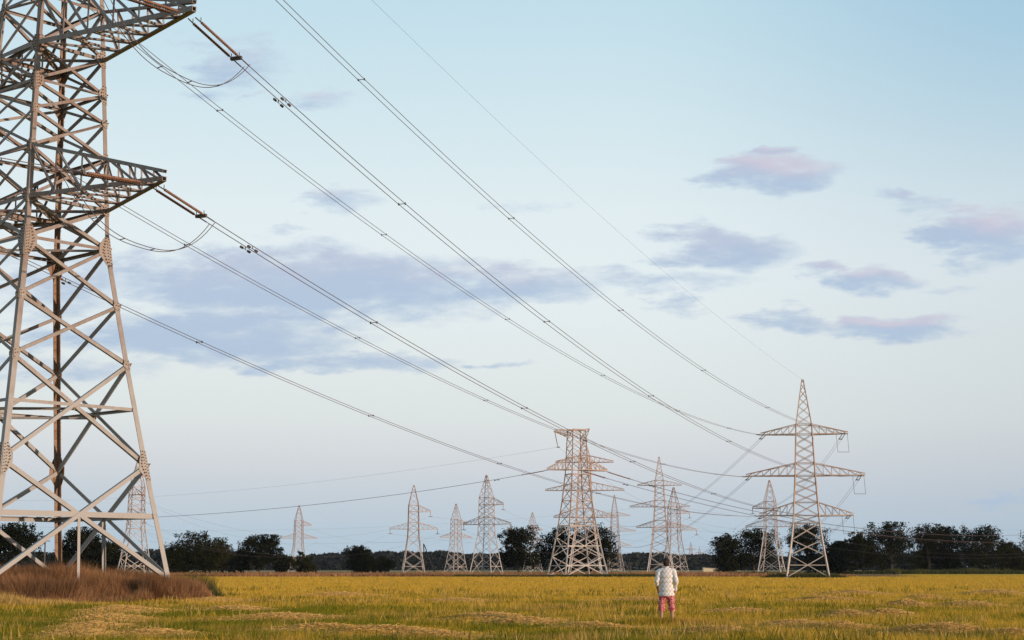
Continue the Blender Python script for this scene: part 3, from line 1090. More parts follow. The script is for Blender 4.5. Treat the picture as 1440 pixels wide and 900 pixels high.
SEQ = [('tower by wooden poles', arms3(T582)), ('tower left of lone oak', arms3(T678)),
       ('tower behind person', arms3(T945)), ('short-left-armed tower', arms3(T1083, -1)),
       ('tower between near legs', arms3(T190)), ('tower behind the bush', arms3(T417)), ('smaller middle tower', arms3(T640))]
armw = ('upper arm', 'right arm', 'left arm')
for (i, j, sag) in ((4, 5, 5.0), (5, 6, 4.5), (1, 2, 5.0), (2, 3, 4.0), (4, 0, 6.0)):
    for k in range(3):
        single_wire(SEQ[i][1][k], SEQ[j][1][k], sag, f'thin wire from the {SEQ[i][0]} to {SEQ[j][0]}, {armw[k]}', r=0.012)
for k in range(3):
    single_wire(SEQ[3][1][k], at(1600, 745 + 9 * k, 420), 5, f'thin wire from the {SEQ[3][0]} off to the right, {armw[k]}', r=0.012)
    single_wire(SEQ[0][1][k], at(1500, 770 + 5 * k, 700), 6, f'thin wire from the {SEQ[0][0]} low across rightward, {armw[k]}', r=0.013)
for s_, z1 in ((-1, 10.5), (1, 10.5), (-1, 17.0), (1, 17.0)):
    single_wire(T925.world(7.0 * s_, 0, z1 + 3.2), at(-250 if s_ < 0 else 1700, 735 - z1, 560), 7.0,
                f'thin wire from the {"left" if s_ < 0 else "right"} {"low" if z1 < 12 else "middle"} arm of the tower behind the person', r=0.013)
# small suspension strings under the arms of the pale towers
for nm, pts in SEQ[:5]:
    for k, p in enumerate(pts):
        b = MB()
        b.tube([Vector((0, 0, 1.15)), Vector((0, 0, 0.1))], 0.07, 6)
        b.tube([Vector((-0.5, 0, 0.05)), Vector((0.5, 0, 0.05))], 0.06, 6)
        o = b.build('insulator_string', M['insul'])
        o.location = p
        tag(o, f'short suspension insulator under the {armw[k]} of the {nm}', 'insulator')

# ------------------------------------------------------------------ ground
gs = 7000
ground = mesh_obj('ground', [(-gs, -400, 0), (gs, -400, 0), (gs, gs, 0), (-gs, gs, 0)], [(0, 1, 2, 3)], M['ground'])
tag(ground, 'mown golden field with green regrowth under the towers', 'field', kind='structure')


def blades(P, h, w, lean, ang=None, la=None):
    """upright tapering blades: P n x 3 roots, h heights, w widths, lean horizontal tip shift"""
    n = len(P)
    a = rng.uniform(0, math.pi, n) if ang is None else ang
    e = np.stack([np.cos(a), np.sin(a), np.zeros(n)], 1) * (w / 2)[:, None]
    la = rng.uniform(0, 2 * math.pi, n) if la is None else la
    tip = P + np.stack([np.cos(la) * lean, np.sin(la) * lean, h], 1)
    return np.stack([P - e, P + e, tip], 1)


def scatter_field(n, d0, d1, spread=0.40, power=1.0):
    """ground points thinning out with distance from the near edge of the field"""
    k = rng.random(n)
    d = d0 * (d1 / d0) ** (k ** power)
    x = rng.uniform(-spread, spread, n) * d
    return np.stack([x, d, np.zeros(n)], 1)


def vnoise(x, y, scale, seed):
    """smooth value noise for clumps and patches"""
    r = np.random.default_rng(seed)
    tab = r.random((64, 64))
    fx, fy = x * scale, y * scale
    ix, iy = np.floor(fx).astype(int), np.floor(fy).astype(int)
    tx, ty = fx - ix, fy - iy
    tx, ty = tx * tx * (3 - 2 * tx), ty * ty * (3 - 2 * ty)
    g = lambda i, j: tab[i % 64, j % 64]
    return (g(ix, iy) * (1 - tx) + g(ix + 1, iy) * tx) * (1 - ty) + (g(ix, iy + 1) * (1 - tx) + g(ix + 1, iy + 1) * tx) * ty


P0 = scatter_field(560000, 30.5, 330, 0.39, 1.15)
P0 = P0[(P0[:, 1] < 285) | (P0[:, 0] > 75)]
keep = rng.random(len(P0)) < 0.35 + 0.65 * vnoise(P0[:, 0], P0[:, 1], 0.8, 3)
P0 = P0[keep]
d_ = P0[:, 1]
clump = vnoise(P0[:, 0], P0[:, 1], 1.3, 11) * 0.6 + vnoise(P0[:, 0], P0[:, 1], 0.35, 12) * 0.4
hh = (0.06 + 0.20 * clump ** 1.4) * rng.uniform(0.5, 1.3, len(P0))
ww = rng.uniform(0.5, 1.0, len(P0)) * np.clip(d_ * 0.0005, 0.012, 0.11)
grass = soup('field_grass', blades(P0, hh, ww, rng.uniform(0.02, 0.14, len(P0))), 3, M['grass'], rng.random(len(P0)) ** 2)
tag(grass, 'golden stubble and green grass covering the mown field', 'grass', kind='stuff')

# loose straw lying in low heaps and swaths: column, row, half width and half depth in metres, height
heaps = [(165, 862, 2.0, 2.6, .16), (150, 874, 1.6, 2.2, .14), (130, 886, 1.4, 2.0, .12), (115, 897, 1.5, 1.5, .12), (215, 895, 1.6, 1.0, .10),
         (400, 870, 2.2, 1.6, .10), (455, 888, 2.0, 0.8, .12), (540, 893, 2.2, 0.8, .14), (600, 899, 1.8, .6, .12), (690, 872, 2.2, 1.6, .14), (740, 878, 1.8, 1.0, .12),
         (835, 884, 1.3, .7, .10), (640, 846, 2.2, 2.0, .10), (1190, 868, 1.2, 1.0, .16), (1245, 867, 1.3, 1.0, .16), (1180, 886, 1.4, .8, .13),
         (1120, 883, 1.5, 1.0, .13), (1330, 893, 2.0, .8, .18), (1290, 892, 1.1, .6, .14), (1420, 897, 1.3, .5, .13), (1010, 890, 1.5, .6, .10),
         (1275, 853, 1.3, 1.4, .18), (1160, 845, 2.0, 1.6, .15), (1300, 843, 1.7, 1.6, .15), (1360, 853, 1.8, 1.5, .14), (1040, 862, 1.8, 1.2, .10),
         (300, 846, 1.8, 1.8, .12), (60, 843, 2.5, 1.6, .10), (330, 858, 1.8, 1.4, .10), (1200, 836, 2.6, 2.4, .16), (1400, 835, 2.8, 2.4, .15), (900, 845, 2.6, 1.8, .10), (480, 838, 2.6, 2.2, .12)]
SV, ST = [], []
for (px, py, a, bdep, hgt) in heaps:
    c0 = ground_pt(px, py)
    n = int(3600 * a * bdep / (1 + (c0.y - 33) / 40))
    gx, gy = rng.normal(0, 0.48, n), rng.normal(0, 0.48, n)
    wob = 0.7 + 0.6 * vnoise(gx * 3 + px, gy * 3, 1.0, 5)
    r2 = gx * gx + gy * gy
    P = np.stack([c0.x + gx * a * wob * 0.72, c0.y + gy * bdep * wob * 1.0, 0.03 + 1.35 * hgt * np.exp(-r2 * 1.6) * rng.uniform(0.2, 1.05, n)], 1)
    ang = rng.uniform(0, 2 * math.pi, n)
    ln = rng.uniform(0.06, 0.20, n)
    pit = rng.normal(0, 0.15, n)
    dv = np.stack([np.cos(ang) * np.cos(pit), np.sin(ang) * np.cos(pit), np.sin(pit)], 1) * ln[:, None]
    wd = rng.uniform(0.003, 0.007, n) * max(1.0, c0.y / 38)
    e = np.stack([-np.sin(ang) * 0.35, np.cos(ang) * 0.35, np.full(n, 0.95)], 1) * wd[:, None]
    SV.append(np.stack([P - e, P + e, P + dv + e, P + dv - e], 1))
    ST.append(rng.random(n))
straw = soup('loose_straw', np.concatenate(SV), 4, M['straw'], np.concatenate(ST))
tag(straw, 'loose tan straw lying in low heaps on the field', 'straw', kind='stuff')

# single tussocks and dry stalks standing above the stubble
nt, per = 1500, 16
tp = scatter_field(nt, 31, 125, 0.38)
tp = tp[rng.random(nt) < 0.25 + 0.75 * (vnoise(tp[:, 0], tp[:, 1], 0.18, 77) > 0.5)]
cc = np.repeat(tp, per, 0)
cc[:, :2] += rng.normal(0, 1, (len(cc), 2)) * np.repeat(rng.uniform(0.08, 0.42, len(tp)), per)[:, None] * np.array([1.5, 1.0])
h = np.repeat(rng.uniform(0.16, 0.40, len(tp)), per) * rng.uniform(0.5, 1.1, len(cc))
isg = np.repeat(rng.random(len(tp)) < 0.62, per)
tw_ = rng.uniform(0.014, 0.030, len(cc)) * np.clip(cc[:, 1] / 45, 1, 2.2)
tb = blades(cc, h, tw_, h * rng.uniform(0.1, 0.6, len(cc)))
M['tussock'] = tint_mat('green_tussock', (0.050, 0.062, 0.008), (0.135, 0.135, 0.016), 0.3)
tag(soup('green_tussocks', tb[isg], 3, M['tussock'], rng.random(isg.sum())), 'dark green tussocks scattered over the mown field', 'grass', kind='stuff')
tag(soup('dry_stalks', tb[~isg], 3, M['tallgrass'], rng.random((~isg).sum())), 'dry golden stalks scattered over the mown field', 'grass', kind='stuff')

# the low mound and dry weeds round the near tower
mv, mf = [], []
NR, NA = 9, 40
for i in range(NR + 1):
    for j in range(NA):
        th = 2 * math.pi * j / NA
        k = i / NR
        rx, ry = 10.9 * k, 11.6 * k
        z = 0.5 * (1 - k ** 2.2) + 0.03 * math.sin(5 * th + i)
        mv.append((TX - 1.8 + rx * math.cos(th), TY + 0.5 + ry * math.sin(th), z if i < NR else -0.05))
for i in range(NR):
    for j in range(NA):
        mf.append((i * NA + j, (i + 1) * NA + j, (i + 1) * NA + (j + 1) % NA, i * NA + (j + 1) % NA))
mound = mesh_obj('mound', mv, mf, mat_noise('weedy_soil', (0.10, 0.055, 0.03), (0.17, 0.10, 0.05), 2.0, 0.95), None, True)
tag(mound, 'low earth mound under the near tower', 'mound', kind='structure')


def thicket(cx, cy, rx, ry, n, h0, h1, w, base, seed):
    th, r = rng.uniform(0, 2 * math.pi, n), np.sqrt(rng.random(n))
    edge = 1 + 0.16 * np.sin(3 * th + seed) + 0.10 * np.sin(7 * th + 2 * seed)
    x, y = cx + rx * r * edge * np.cos(th), cy + ry * r * edge * np.sin(th)
    cl = np.clip(vnoise(x, y, 0.33, seed) * 0.75 + vnoise(x, y, 1.1, seed + 1) * 0.45 - 0.1, 0, 1)
    fall = np.clip((1 - r) * 5, 0.45, 1)
    h = (h0 + (h1 - h0) * cl) * fall * rng.uniform(0.55, 1.1, n)
    k = np.clip(np.hypot((x - cx) / rx, (y - cy) / ry), 0, 1)
    z = base * (1 - k ** 2.2)
    P = np.stack([x, y, z - 0.03], 1)
    lean = h * rng.uniform(0.15, 0.75, n)
    la = 4 * math.pi * vnoise(x, y, 0.5, seed + 2) + rng.normal(0, 0.5, n)
    tint = np.clip(-0.1 + 0.65 * vnoise(x, y, 0.8, seed + 3) + 0.5 * vnoise(x, y, 2.4, seed + 4) + rng.normal(0, 0.22, n), 0, 1)
    return blades(P, h, rng.uniform(0.6, 1.3, n) * w, lean, None, la), tint


V1, T1 = thicket(TX - 1.8, TY + 0.5, 10.4, 11.4, 170000, 0.35, 1.75, 0.024, 0.5, 4)
V1b, T1b = thicket(-16.3, 77.8, 1.7, 3.2, 20000, 0.9, 1.5, 0.024, 0.0, 14)
V1, T1 = np.concatenate([V1, V1b]), np.concatenate([T1, T1b])
tag(soup('dry_weeds', V1, 3, M['weed'], T1), 'thick reddish-brown dry weeds round the near tower\'s feet', 'weeds', kind='stuff')
n = 9000
V2b, T2b = thicket(-16.6, 83.0, 1.6, 1.6, 5000, 0.7, 1.6, 0.02, 0.1, 19)
tag(soup('green_weeds', np.concatenate([V2b]), 3, M['weed_green'], T2b), 'dull green weeds among the brown ones by the near tower\'s right foot', 'weeds', kind='stuff')
x = rng.uniform(-36, -17, 26000)
y = 66.2 + rng.normal(0, 0.9, len(x)) + 0.8 * vnoise(x, x, 0.4, 8) + np.clip((x + 19) * 0.3, 0, 3)
h = (0.15 + 0.55 * vnoise(x, y, 0.9, 31)) * rng.uniform(0.5, 1.2, len(x)) * np.clip((-17 - x) / 4, 0.25, 1)
tag(soup('tall_grass', blades(np.stack([x, y, np.zeros(len(x))], 1), h, rng.uniform(0.014, 0.035, len(x)), h * 0.3), 3, M['tallgrass'], rng.random(len(x))),
    'strip of tall golden grass in front of the brown weeds', 'grass', kind='stuff')


# distant rough strip beyond the field and green weeds at the tower feet
def strip(name, n, x0, x1, y0, y1, h0, h1, w, mat, label, seed, shape=None):
    x, y = rng.uniform(x0, x1, n), rng.uniform(y0, y1, n)
    k = vnoise(x, y, 0.09, seed) * 0.6 + vnoise(x, y, 0.35, seed + 1) * 0.4
    h = (h0 + (h1 - h0) * k ** 1.5) * rng.uniform(0.5, 1.2, n)
    if shape is not None:
        ok = shape(x, y)
        x, y, k, h = x[ok], y[ok], k[ok], h[ok]
    P = np.stack([x, y, np.zeros(len(x))], 1)
    o = soup(name, blades(P, h, rng.uniform(0.6, 1.3, len(x)) * w, h * 0.4), 3, mat, np.clip(k + rng.normal(0, 0.2, len(x)), 0, 1))
    return tag(o, label, 'weeds', kind='stuff')


strip('rough_grass', 60000, -95, 62, 290, 430, 0.25, 1.0, 0.22, M['weed'], 'reddish-brown rough grass beyond the golden field', 41)
strip('field_edge_weeds', 16000, -10, 26, 281, 291, 0.2, 0.75, 0.16, M['weed_green'], 'dark green weeds along the foot of the flat-topped tower', 51)
for tw, a, bb, nm in ((RIGHT, 6.6, 5.0, 'right-hand three-armed tower'), (T1083, 9.0, 6.0, 'tower with the short left upper arm')):
    V, T = thicket(tw.loc.x, tw.loc.y, a, bb, 7000, 0.3, 1.15, 0.10, 0.0, 61)
    tag(soup('green_weeds', V, 3, M['weed_green'], T), f'green weeds growing round the feet of the {nm}', 'weeds', kind='stuff')
strip('field_edge_weeds', 26000, -230, -85, 330, 395, 0.3, 1.0, 0.22, M['weed'], 'brown weeds along the foot of the left-hand trees', 71)
strip('hedge_bottom', 26000, 88, 190, 418, 432, 0.4, 1.8, 0.3, M['weed_green'], 'dark undergrowth along the foot of the right-hand trees', 81)


# ------------------------------------------------------------------ trees
def tree(px, Y, w_px, top_py, label, seed, leaf='leaf', trunk_h=0.22, lobes=16, leaves=5200, gap=0.5, name='oak_tree', group=None, low=0.10, size=0.42):
    r = np.random.default_rng(seed)
    X = xpos(px, Y)
    H = CH + (HY - top_py) / F * Y
    W = w_px / F * Y / 2
    root = empty(name, (X, Y, 0))
    tag(root, label, 'tree', group)
    b = MB()
    tr = 0.022 * H + 0.05
    wob = [Vector((r.normal(0, 0.03 * H * k), r.normal(0, 0.03 * H * k), H * (0.02 + 0.62 * k) if k else -0.05)) for k in np.linspace(0, 1, 6)]
    b.tube(wob, [tr * (1.25 - 0.95 * k) for k in np.linspace(0, 1, 6)], 7)
    cz0 = H * low
    cen = []
    for i in range(lobes):
        # lobes fill a rounded crown, wider below the middle
        k = (i + 0.5) / lobes
        zc = cz0 + (H - cz0) * (0.12 + 0.74 * r.random() ** 0.85)
        rel = (zc - cz0) / (H - cz0)
        wid = W * (0.98 * math.sqrt(max(0.05, 1 - abs(rel - 0.42) ** 2 / 0.40))) * 0.80
        a = r.uniform(0, 2 * math.pi)
        q = math.sqrt(r.random())
        cen.append((wid * q * math.cos(a), wid * q * math.sin(a) * 0.85, zc, (0.17 + 0.15 * r.random()) * min(H, W * 2.0)))
    cen.append((r.normal(0, W * 0.12), 0, H * 0.90, 0.10 * H))
    for (x, y, z, rr) in cen[::2]:
        k = r.uniform(0.25, 0.7)
        s0 = Vector((0, 0, H * 0.6 * k))
        e = Vector((x * 0.8, y * 0.8, max(z * 0.95, s0.z + 0.3)))
        mid = s0.lerp(e, 0.5) + Vector((r.normal(0, .2), r.normal(0, .2), 0.15 * rr))
        b.tube([s0, mid, e], [tr * 0.5, tr * 0.3, tr * 0.12], 5)
    b.build('trunk', M['bark'], root)
    tw = np.array([c[3] ** 2 for c in cen])
    cnt = (leaves * tw / tw.sum()).astype(int)
    V, T = [], []
    for (x, y, z, rr), nn in zip(cen, cnt):
        nsub = max(6, int(nn / 34))
        # twigs: sub-clusters on the shell of the lobe
        d = r.normal(0, 1, (nsub, 3))
        d /= np.linalg.norm(d, axis=1)[:, None]
        rad = rr * r.uniform(0.45, 1.12, nsub)[:, None]
        sc = np.array([x, y, z]) + d * rad * np.array([1.05, 1.0, 0.8])
        per = max(5, nn // nsub)
        cc = np.repeat(sc, per, 0) + r.normal(0, rr * 0.15, (nsub * per, 3))
        cc[:, 2] = np.clip(cc[:, 2], H * 0.02, H * 1.02)
        m = len(cc)
        nrm = r.normal(0, 1, (m, 3)) + np.array([0, 0, 0.5])
        nrm /= np.linalg.norm(nrm, axis=1)[:, None]
        t1 = np.cross(nrm, r.normal(0, 1, (m, 3)))
        t1 /= np.linalg.norm(t1, axis=1)[:, None] + 1e-6
        t2 = np.cross(nrm, t1)
        sz = size * r.uniform(0.45, 1.1, m)[:, None]
        V.append(np.stack([cc - t1 * sz * 0.6, cc - t2 * sz * 0.32 + t1 * sz * 0.1, cc + t1 * sz * 0.7, cc + t2 * sz * 0.32], 1))
        T.append(np.clip(np.repeat(r.random(nsub), per) * 0.7 + r.random(m) * 0.3, 0, 1))
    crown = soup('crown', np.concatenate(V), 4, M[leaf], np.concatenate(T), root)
    return root


TREES = [
    # column, distance, width, top row, label
    (22, 330, 90, 738, 'dark oak seen through the near tower at its left', 'leaf'),
    (112, 350, 66, 744, 'dark tree seen between the near tower\'s rear and right legs', 'leaf'),
    (150, 380, 44, 762, 'small yellowish tree behind the near tower\'s short post', 'leaf2'),
    (262, 370, 74, 749, 'broad dark tree just right of the near tower\'s foot', 'leaf'),
    (296, 385, 50, 758, 'yellowing tree pressed against the broad dark tree', 'leaf2'),
    (322, 420, 44, 773, 'low dark tree between two bigger field-edge trees', 'leaf'),
    (364, 390, 74, 754, 'round-topped tree with gaps beside the leafy bush', 'leaf'),
    (426, 375, 38, 776, 'leafy green bush in front of the small tower', 'leaf2'),
    (396, 420, 36, 785, 'low bush right of the round-topped tree', 'leaf'),
    (508, 430, 42, 766, 'bushy tree with a raised top standing alone before the far wood', 'leaf'),
    (537, 440, 36, 783, 'low spreading tree beside the bushy one', 'leaf2'),
    (730, 400, 52, 741, 'lone dark oak with open trunk left of the flat-topped tower', 'leaf'),
    (786, 410, 62, 742, 'dark oak behind the left legs of the flat-topped tower', 'leaf'),
    (834, 405, 56, 738, 'dark oak behind the right legs of the flat-topped tower', 'leaf'),
    (1018, 420, 44, 752, 'first dark oak of the right-hand row, by the pale shed', 'leaf'),
    (1060, 430, 66, 746, 'dark oak behind the tower with the short left arm', 'leaf'),
    (1136, 432, 56, 738, 'dark oak seen through the legs of the three-armed right tower', 'leaf'),
    (1176, 436, 42, 763, 'low dark tree just right of the three-armed tower', 'leaf'),
    (1214, 425, 62, 750, 'sloping dark tree at the start of the dense right row', 'leaf'),
    (1254, 430, 72, 737, 'tall dark oak at the left of the dense right row', 'leaf'),
    (1306, 432, 56, 739, 'narrower dark oak left of the row\'s middle gap', 'leaf'),
    (1336, 436, 44, 739, 'dark oak with light gaps in the dense right row', 'leaf'),
    (1384, 430, 72, 739, 'wide flat-topped dark oak in the dense right row', 'leaf'),
    (1424, 440, 46, 764, 'lower dark tree ending the dense right row', 'leaf2'),
    (1475, 440, 64, 745, 'dark oak beyond the lower tree of the right row', 'leaf'),
    (-45, 340, 80, 745, 'dark oak left of the near tower, partly beyond it', 'leaf')]
for i, (px, Y, wp, top, lab, lf) in enumerate(TREES):
    bush = wp < 46 and top > 770
    tree(px, Y, wp * 1.08, top, lab, 100 + i, lf, lobes=12 if bush else 26, leaves=4500 if bush else 12500, low=0.0 if bush else (0.14 if px in (730,) else -0.02),
         name='bush' if bush else 'oak_tree', group='trees along the far field edge', size=0.46)

# the far wood: one dark mass along the horizon
V, T = [], []
n = 130000
x = rng.uniform(-900, 760, n)
y = 1150 + rng.uniform(0, 60, n) + 40 * np.sin(x * 0.01)
topz = 7.5 + 4.0 * vnoise(x, x * 0 + 3, 0.02, 91) + 2.5 * vnoise(x, x * 0 + 5, 0.08, 94) + 2.0 * vnoise(x, x * 0 + 9, 0.21, 92)
z = rng.random(n) * topz
c = np.stack([x, y, z], 1)
nrm = rng.normal(0, 1, (n, 3)) + np.array([0, -0.6, 0.4])
nrm /= np.linalg.norm(nrm, axis=1)[:, None]
t1 = np.cross(nrm, rng.normal(0, 1, (n, 3)))
t1 /= np.linalg.norm(t1, axis=1)[:, None]
t2 = np.cross(nrm, t1)
sz = rng.uniform(0.7, 1.7, n)[:, None]
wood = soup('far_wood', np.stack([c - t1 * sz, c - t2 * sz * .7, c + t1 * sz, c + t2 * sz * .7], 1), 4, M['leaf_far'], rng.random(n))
tag(wood, 'dark blue-green wood along the horizon behind the towers', 'wood', kind='stuff')


# ------------------------------------------------------------------ small far things
def pole(px, Y, top_py, label, twin=False, lean=0.0):
    X = xpos(px, Y)
    H = CH + (HY - top_py) / F * Y
    root = empty('utility_pole', (X, Y, 0))
    tag(root, label, 'pole')
    b = MB()
    b.tube([Vector((0, 0, -0.1)), Vector((lean, 0, H))], [0.17, 0.12], 8)
    b.build('pole_shaft', M['wood'], root)
    if twin:
        b = MB()
        b.tube([Vector((2.6, 0.3, -0.1)), Vector((lean + 0.15, 0, H * 0.97))], [0.16, 0.11], 8)
        b.build('brace_pole', M['wood'], root)
    else:
        b = MB()
        b.beam((-0.9 + lean, 0, H - 0.5), (0.9 + lean, 0, H - 0.5), 0.12)
        b.build('cross_beam', M['wood'], root)
        for k in (-0.8, 0.8):
            b = MB()
            b.tube([Vector((k + lean, 0, H - 0.45)), Vector((k + lean, 0, H - 0.2))], 0.06, 6)
            b.build('pin_insulator', M['concrete'], root)
    return root


pole(598, 415, 765, 'dark leaning twin wooden pole beside the pale tower', True, -0.5)
pole(877, 640, 790, 'short wooden A-frame pole before the far wood', True, 0.3)
pole(887, 700, 791, 'slim wooden pole with a cross beam before the far wood')
pole(62, 300, 758, 'thin wooden pole seen through the left of the near tower')
pole(155, 420, 772, 'thin wooden pole seen behind the near tower\'s short post')

sx = xpos(1000, 620)
root = empty('shed', (sx, 620, 0))
tag(root, 'low pale yellow shed between the far wood and the first right-hand oak', 'shed')
b = MB()
b.add([(-3.2, -2, -.05), (3.2, -2, -.05), (3.2, 2, -.05), (-3.2, 2, -.05), (-3.2, -2, 1.7), (3.2, -2, 1.3), (3.2, 2, 1.3), (-3.2, 2, 1.7)],
      [(0, 1, 5, 4), (1, 2, 6, 5), (2, 3, 7, 6), (3, 0, 4, 7)])
b.build('wall', M['shedwall'], root)
b = MB()
b.add([(-3.5, -2.3, 1.73), (3.5, -2.3, 1.29), (3.5, 2.3, 1.29), (-3.5, 2.3, 1.73), (-3.5, -2.3, 1.85), (3.5, -2.3, 1.41), (3.5, 2.3, 1.41), (-3.5, 2.3, 1.85)],
      [(3, 2, 1, 0), (4, 5, 6, 7), (0, 1, 5, 4), (1, 2, 6, 5), (2, 3, 7, 6), (3, 0, 4, 7)])
b.build('roof', M['shedroof'], root)
b = MB()
b.beam((1.6, -2.02, 0.0), (1.6, -2.02, 1.15), 0.8, (0, 1, 0))
b.build('door', M['wood'], root)


# ------------------------------------------------------------------ the person
def capsule_chain(b, pts, rads, seg=14, squash=None):
    """closed tapering tube with rounded ends"""
    P, Rr = [], []
    p0, p1 = Vector(pts[0]), Vector(pts[1])
    d = (p0 - p1).normalized()
    for k in (0.98, 0.8, 0.45):
        P.append(p0 + d * rads[0] * k)
        Rr.append(rads[0] * math.sqrt(1 - k * k))
    P += [Vector(p) for p in pts]
    Rr += list(rads)
    pe, pd = Vector(pts[-1]), (Vector(pts[-1]) - Vector(pts[-2])).normalized()
    for k in (0.45, 0.8, 0.98):
        P.append(pe + pd * rads[-1] * k)
        Rr.append(rads[-1] * math.sqrt(1 - k * k))
    b.tube(P, Rr, seg)


def ellipsoid(b, c, r, seg=16, rings=10):
    k = len(b.v)
    c = Vector(c)
    b.v.append(tuple(c + Vector((0, 0, -r[2]))))
    for i in range(1, rings):
        ph = -math.pi / 2 + math.pi * i / rings
        for j in range(seg):
            th = 2 * math.pi * j / seg
            b.v.append(tuple(c + Vector((r[0] * math.cos(ph) * math.cos(th), r[1] * math.cos(ph) * math.sin(th), r[2] * math.sin(ph)))))
    b.v.append(tuple(c + Vector((0, 0, r[2]))))
    e = len(b.v) - 1
    for j in range(seg):
        b.f.append((k, k + 1 + (j + 1) % seg, k + 1 + j))
        for i in range(rings - 2):
            a = k + 1 + i * seg
            b.f.append((a + j, a + (j + 1) % seg, a + seg + (j + 1) % seg, a + seg + j))
        b.f.append((e, k + 1 + (rings - 2) * seg + j, k + 1 + (rings - 2) * seg + (j + 1) % seg))


def fuse(b, name, mat, parent, voxel, smooth=6):
    """union of the overlapping shapes as one continuous surface"""
    tmp = bpy.data.meshes.new('tmp')
    tmp.from_pydata(b.v, [], b.f)
    o = bpy.data.objects.new('tmp', tmp)
    C.objects.link(o)
    m = o.modifiers.new('r', 'REMESH')
    m.mode = 'VOXEL'
    m.voxel_size = voxel
    s = o.modifiers.new('s', 'SMOOTH')
    s.iterations = smooth
    s.factor = 0.5
    bpy.context.view_layer.update()
    dg = bpy.context.evaluated_depsgraph_get()
    me = bpy.data.meshes.new_from_object(o.evaluated_get(dg))
    bpy.data.objects.remove(o)
    me.name = name
    me.materials.clear()
    me.materials.append(mat)
    me.polygons.foreach_set('use_smooth', [True] * len(me.polygons))
    r = bpy.data.objects.new(name, me)
    C.objects.link(r)
    r.parent = parent
    return r


def cut_mesh(o, planes):
    """remove what lies on the outer side of each plane (point, normal)"""
    bm = bmesh.new()
    bm.from_mesh(o.data)
    for p, n in planes:
        bmesh.ops.bisect_plane(bm, geom=bm.verts[:] + bm.edges[:] + bm.faces[:], plane_co=p, plane_no=n, clear_outer=True)
    bm.to_mesh(o.data)
    bm.free()


def shirt_mat():
    m, t, b, out = new_mat('checked_shirt_cloth')
    tc = t.n('ShaderNodeTexCoord')
    sep = t.n('ShaderNodeSeparateXYZ')
    t.put(sep.inputs[0], tc.outputs['Object'])
    X, Y, Z = sep.outputs
    base = (0.66, 0.61, 0.58, 1)
    lines = None
    for sg in (1, -1):
        q = t.m('ADD', t.m('MULTIPLY', X, sg * 1.15), t.m('MULTIPLY', Z, 0.85))
        fr = t.m('FRACT', t.m('MULTIPLY', q, 1 / 0.115))
        ln = t.m('LESS_THAN', t.m('ABSOLUTE', t.m('SUBTRACT', fr, 0.5)), 0.085)
        lines = ln if lines is None else t.m('MAXIMUM', lines, ln)
    n = t.noise(tc.outputs['Object'], 14, 4)
    t.put(b.inputs['Base Color'], t.mix(t.m('MULTIPLY', lines, 0.75), base, (0.30, 0.25, 0.22, 1)))
    b.inputs['Roughness'].default_value = 0.9
    bp = t.n('ShaderNodeBump')
    bp.inputs['Strength'].default_value = 0.2
    bp.inputs['Distance'].default_value = 0.015
    t.put(bp.inputs['Height'], t.noise(tc.outputs['Object'], 9, 3))
    t.t.links.new(bp.outputs[0], b.inputs['Normal'])
    return m


def shorts_mat():
    m, t, b, out = new_mat('patterned_shorts_cloth')
    tc = t.n('ShaderNodeTexCoord')
    n = t.noise(tc.outputs['Object'], 26, 3, 0.6)
    n2 = t.noise(tc.outputs['Object'], 19, 2, 0.5, 1.0)
    col = t.mix(t.smooth(n, 0.50, 0.58), (0.40, 0.055, 0.055, 1), (0.58, 0.30, 0.30, 1))
    col = t.mix(t.smooth(n2, 0.57, 0.64), col, (0.13, 0.03, 0.045, 1))
    t.put(b.inputs['Base Color'], col)
    b.inputs['Roughness'].default_value = 0.9
    return m


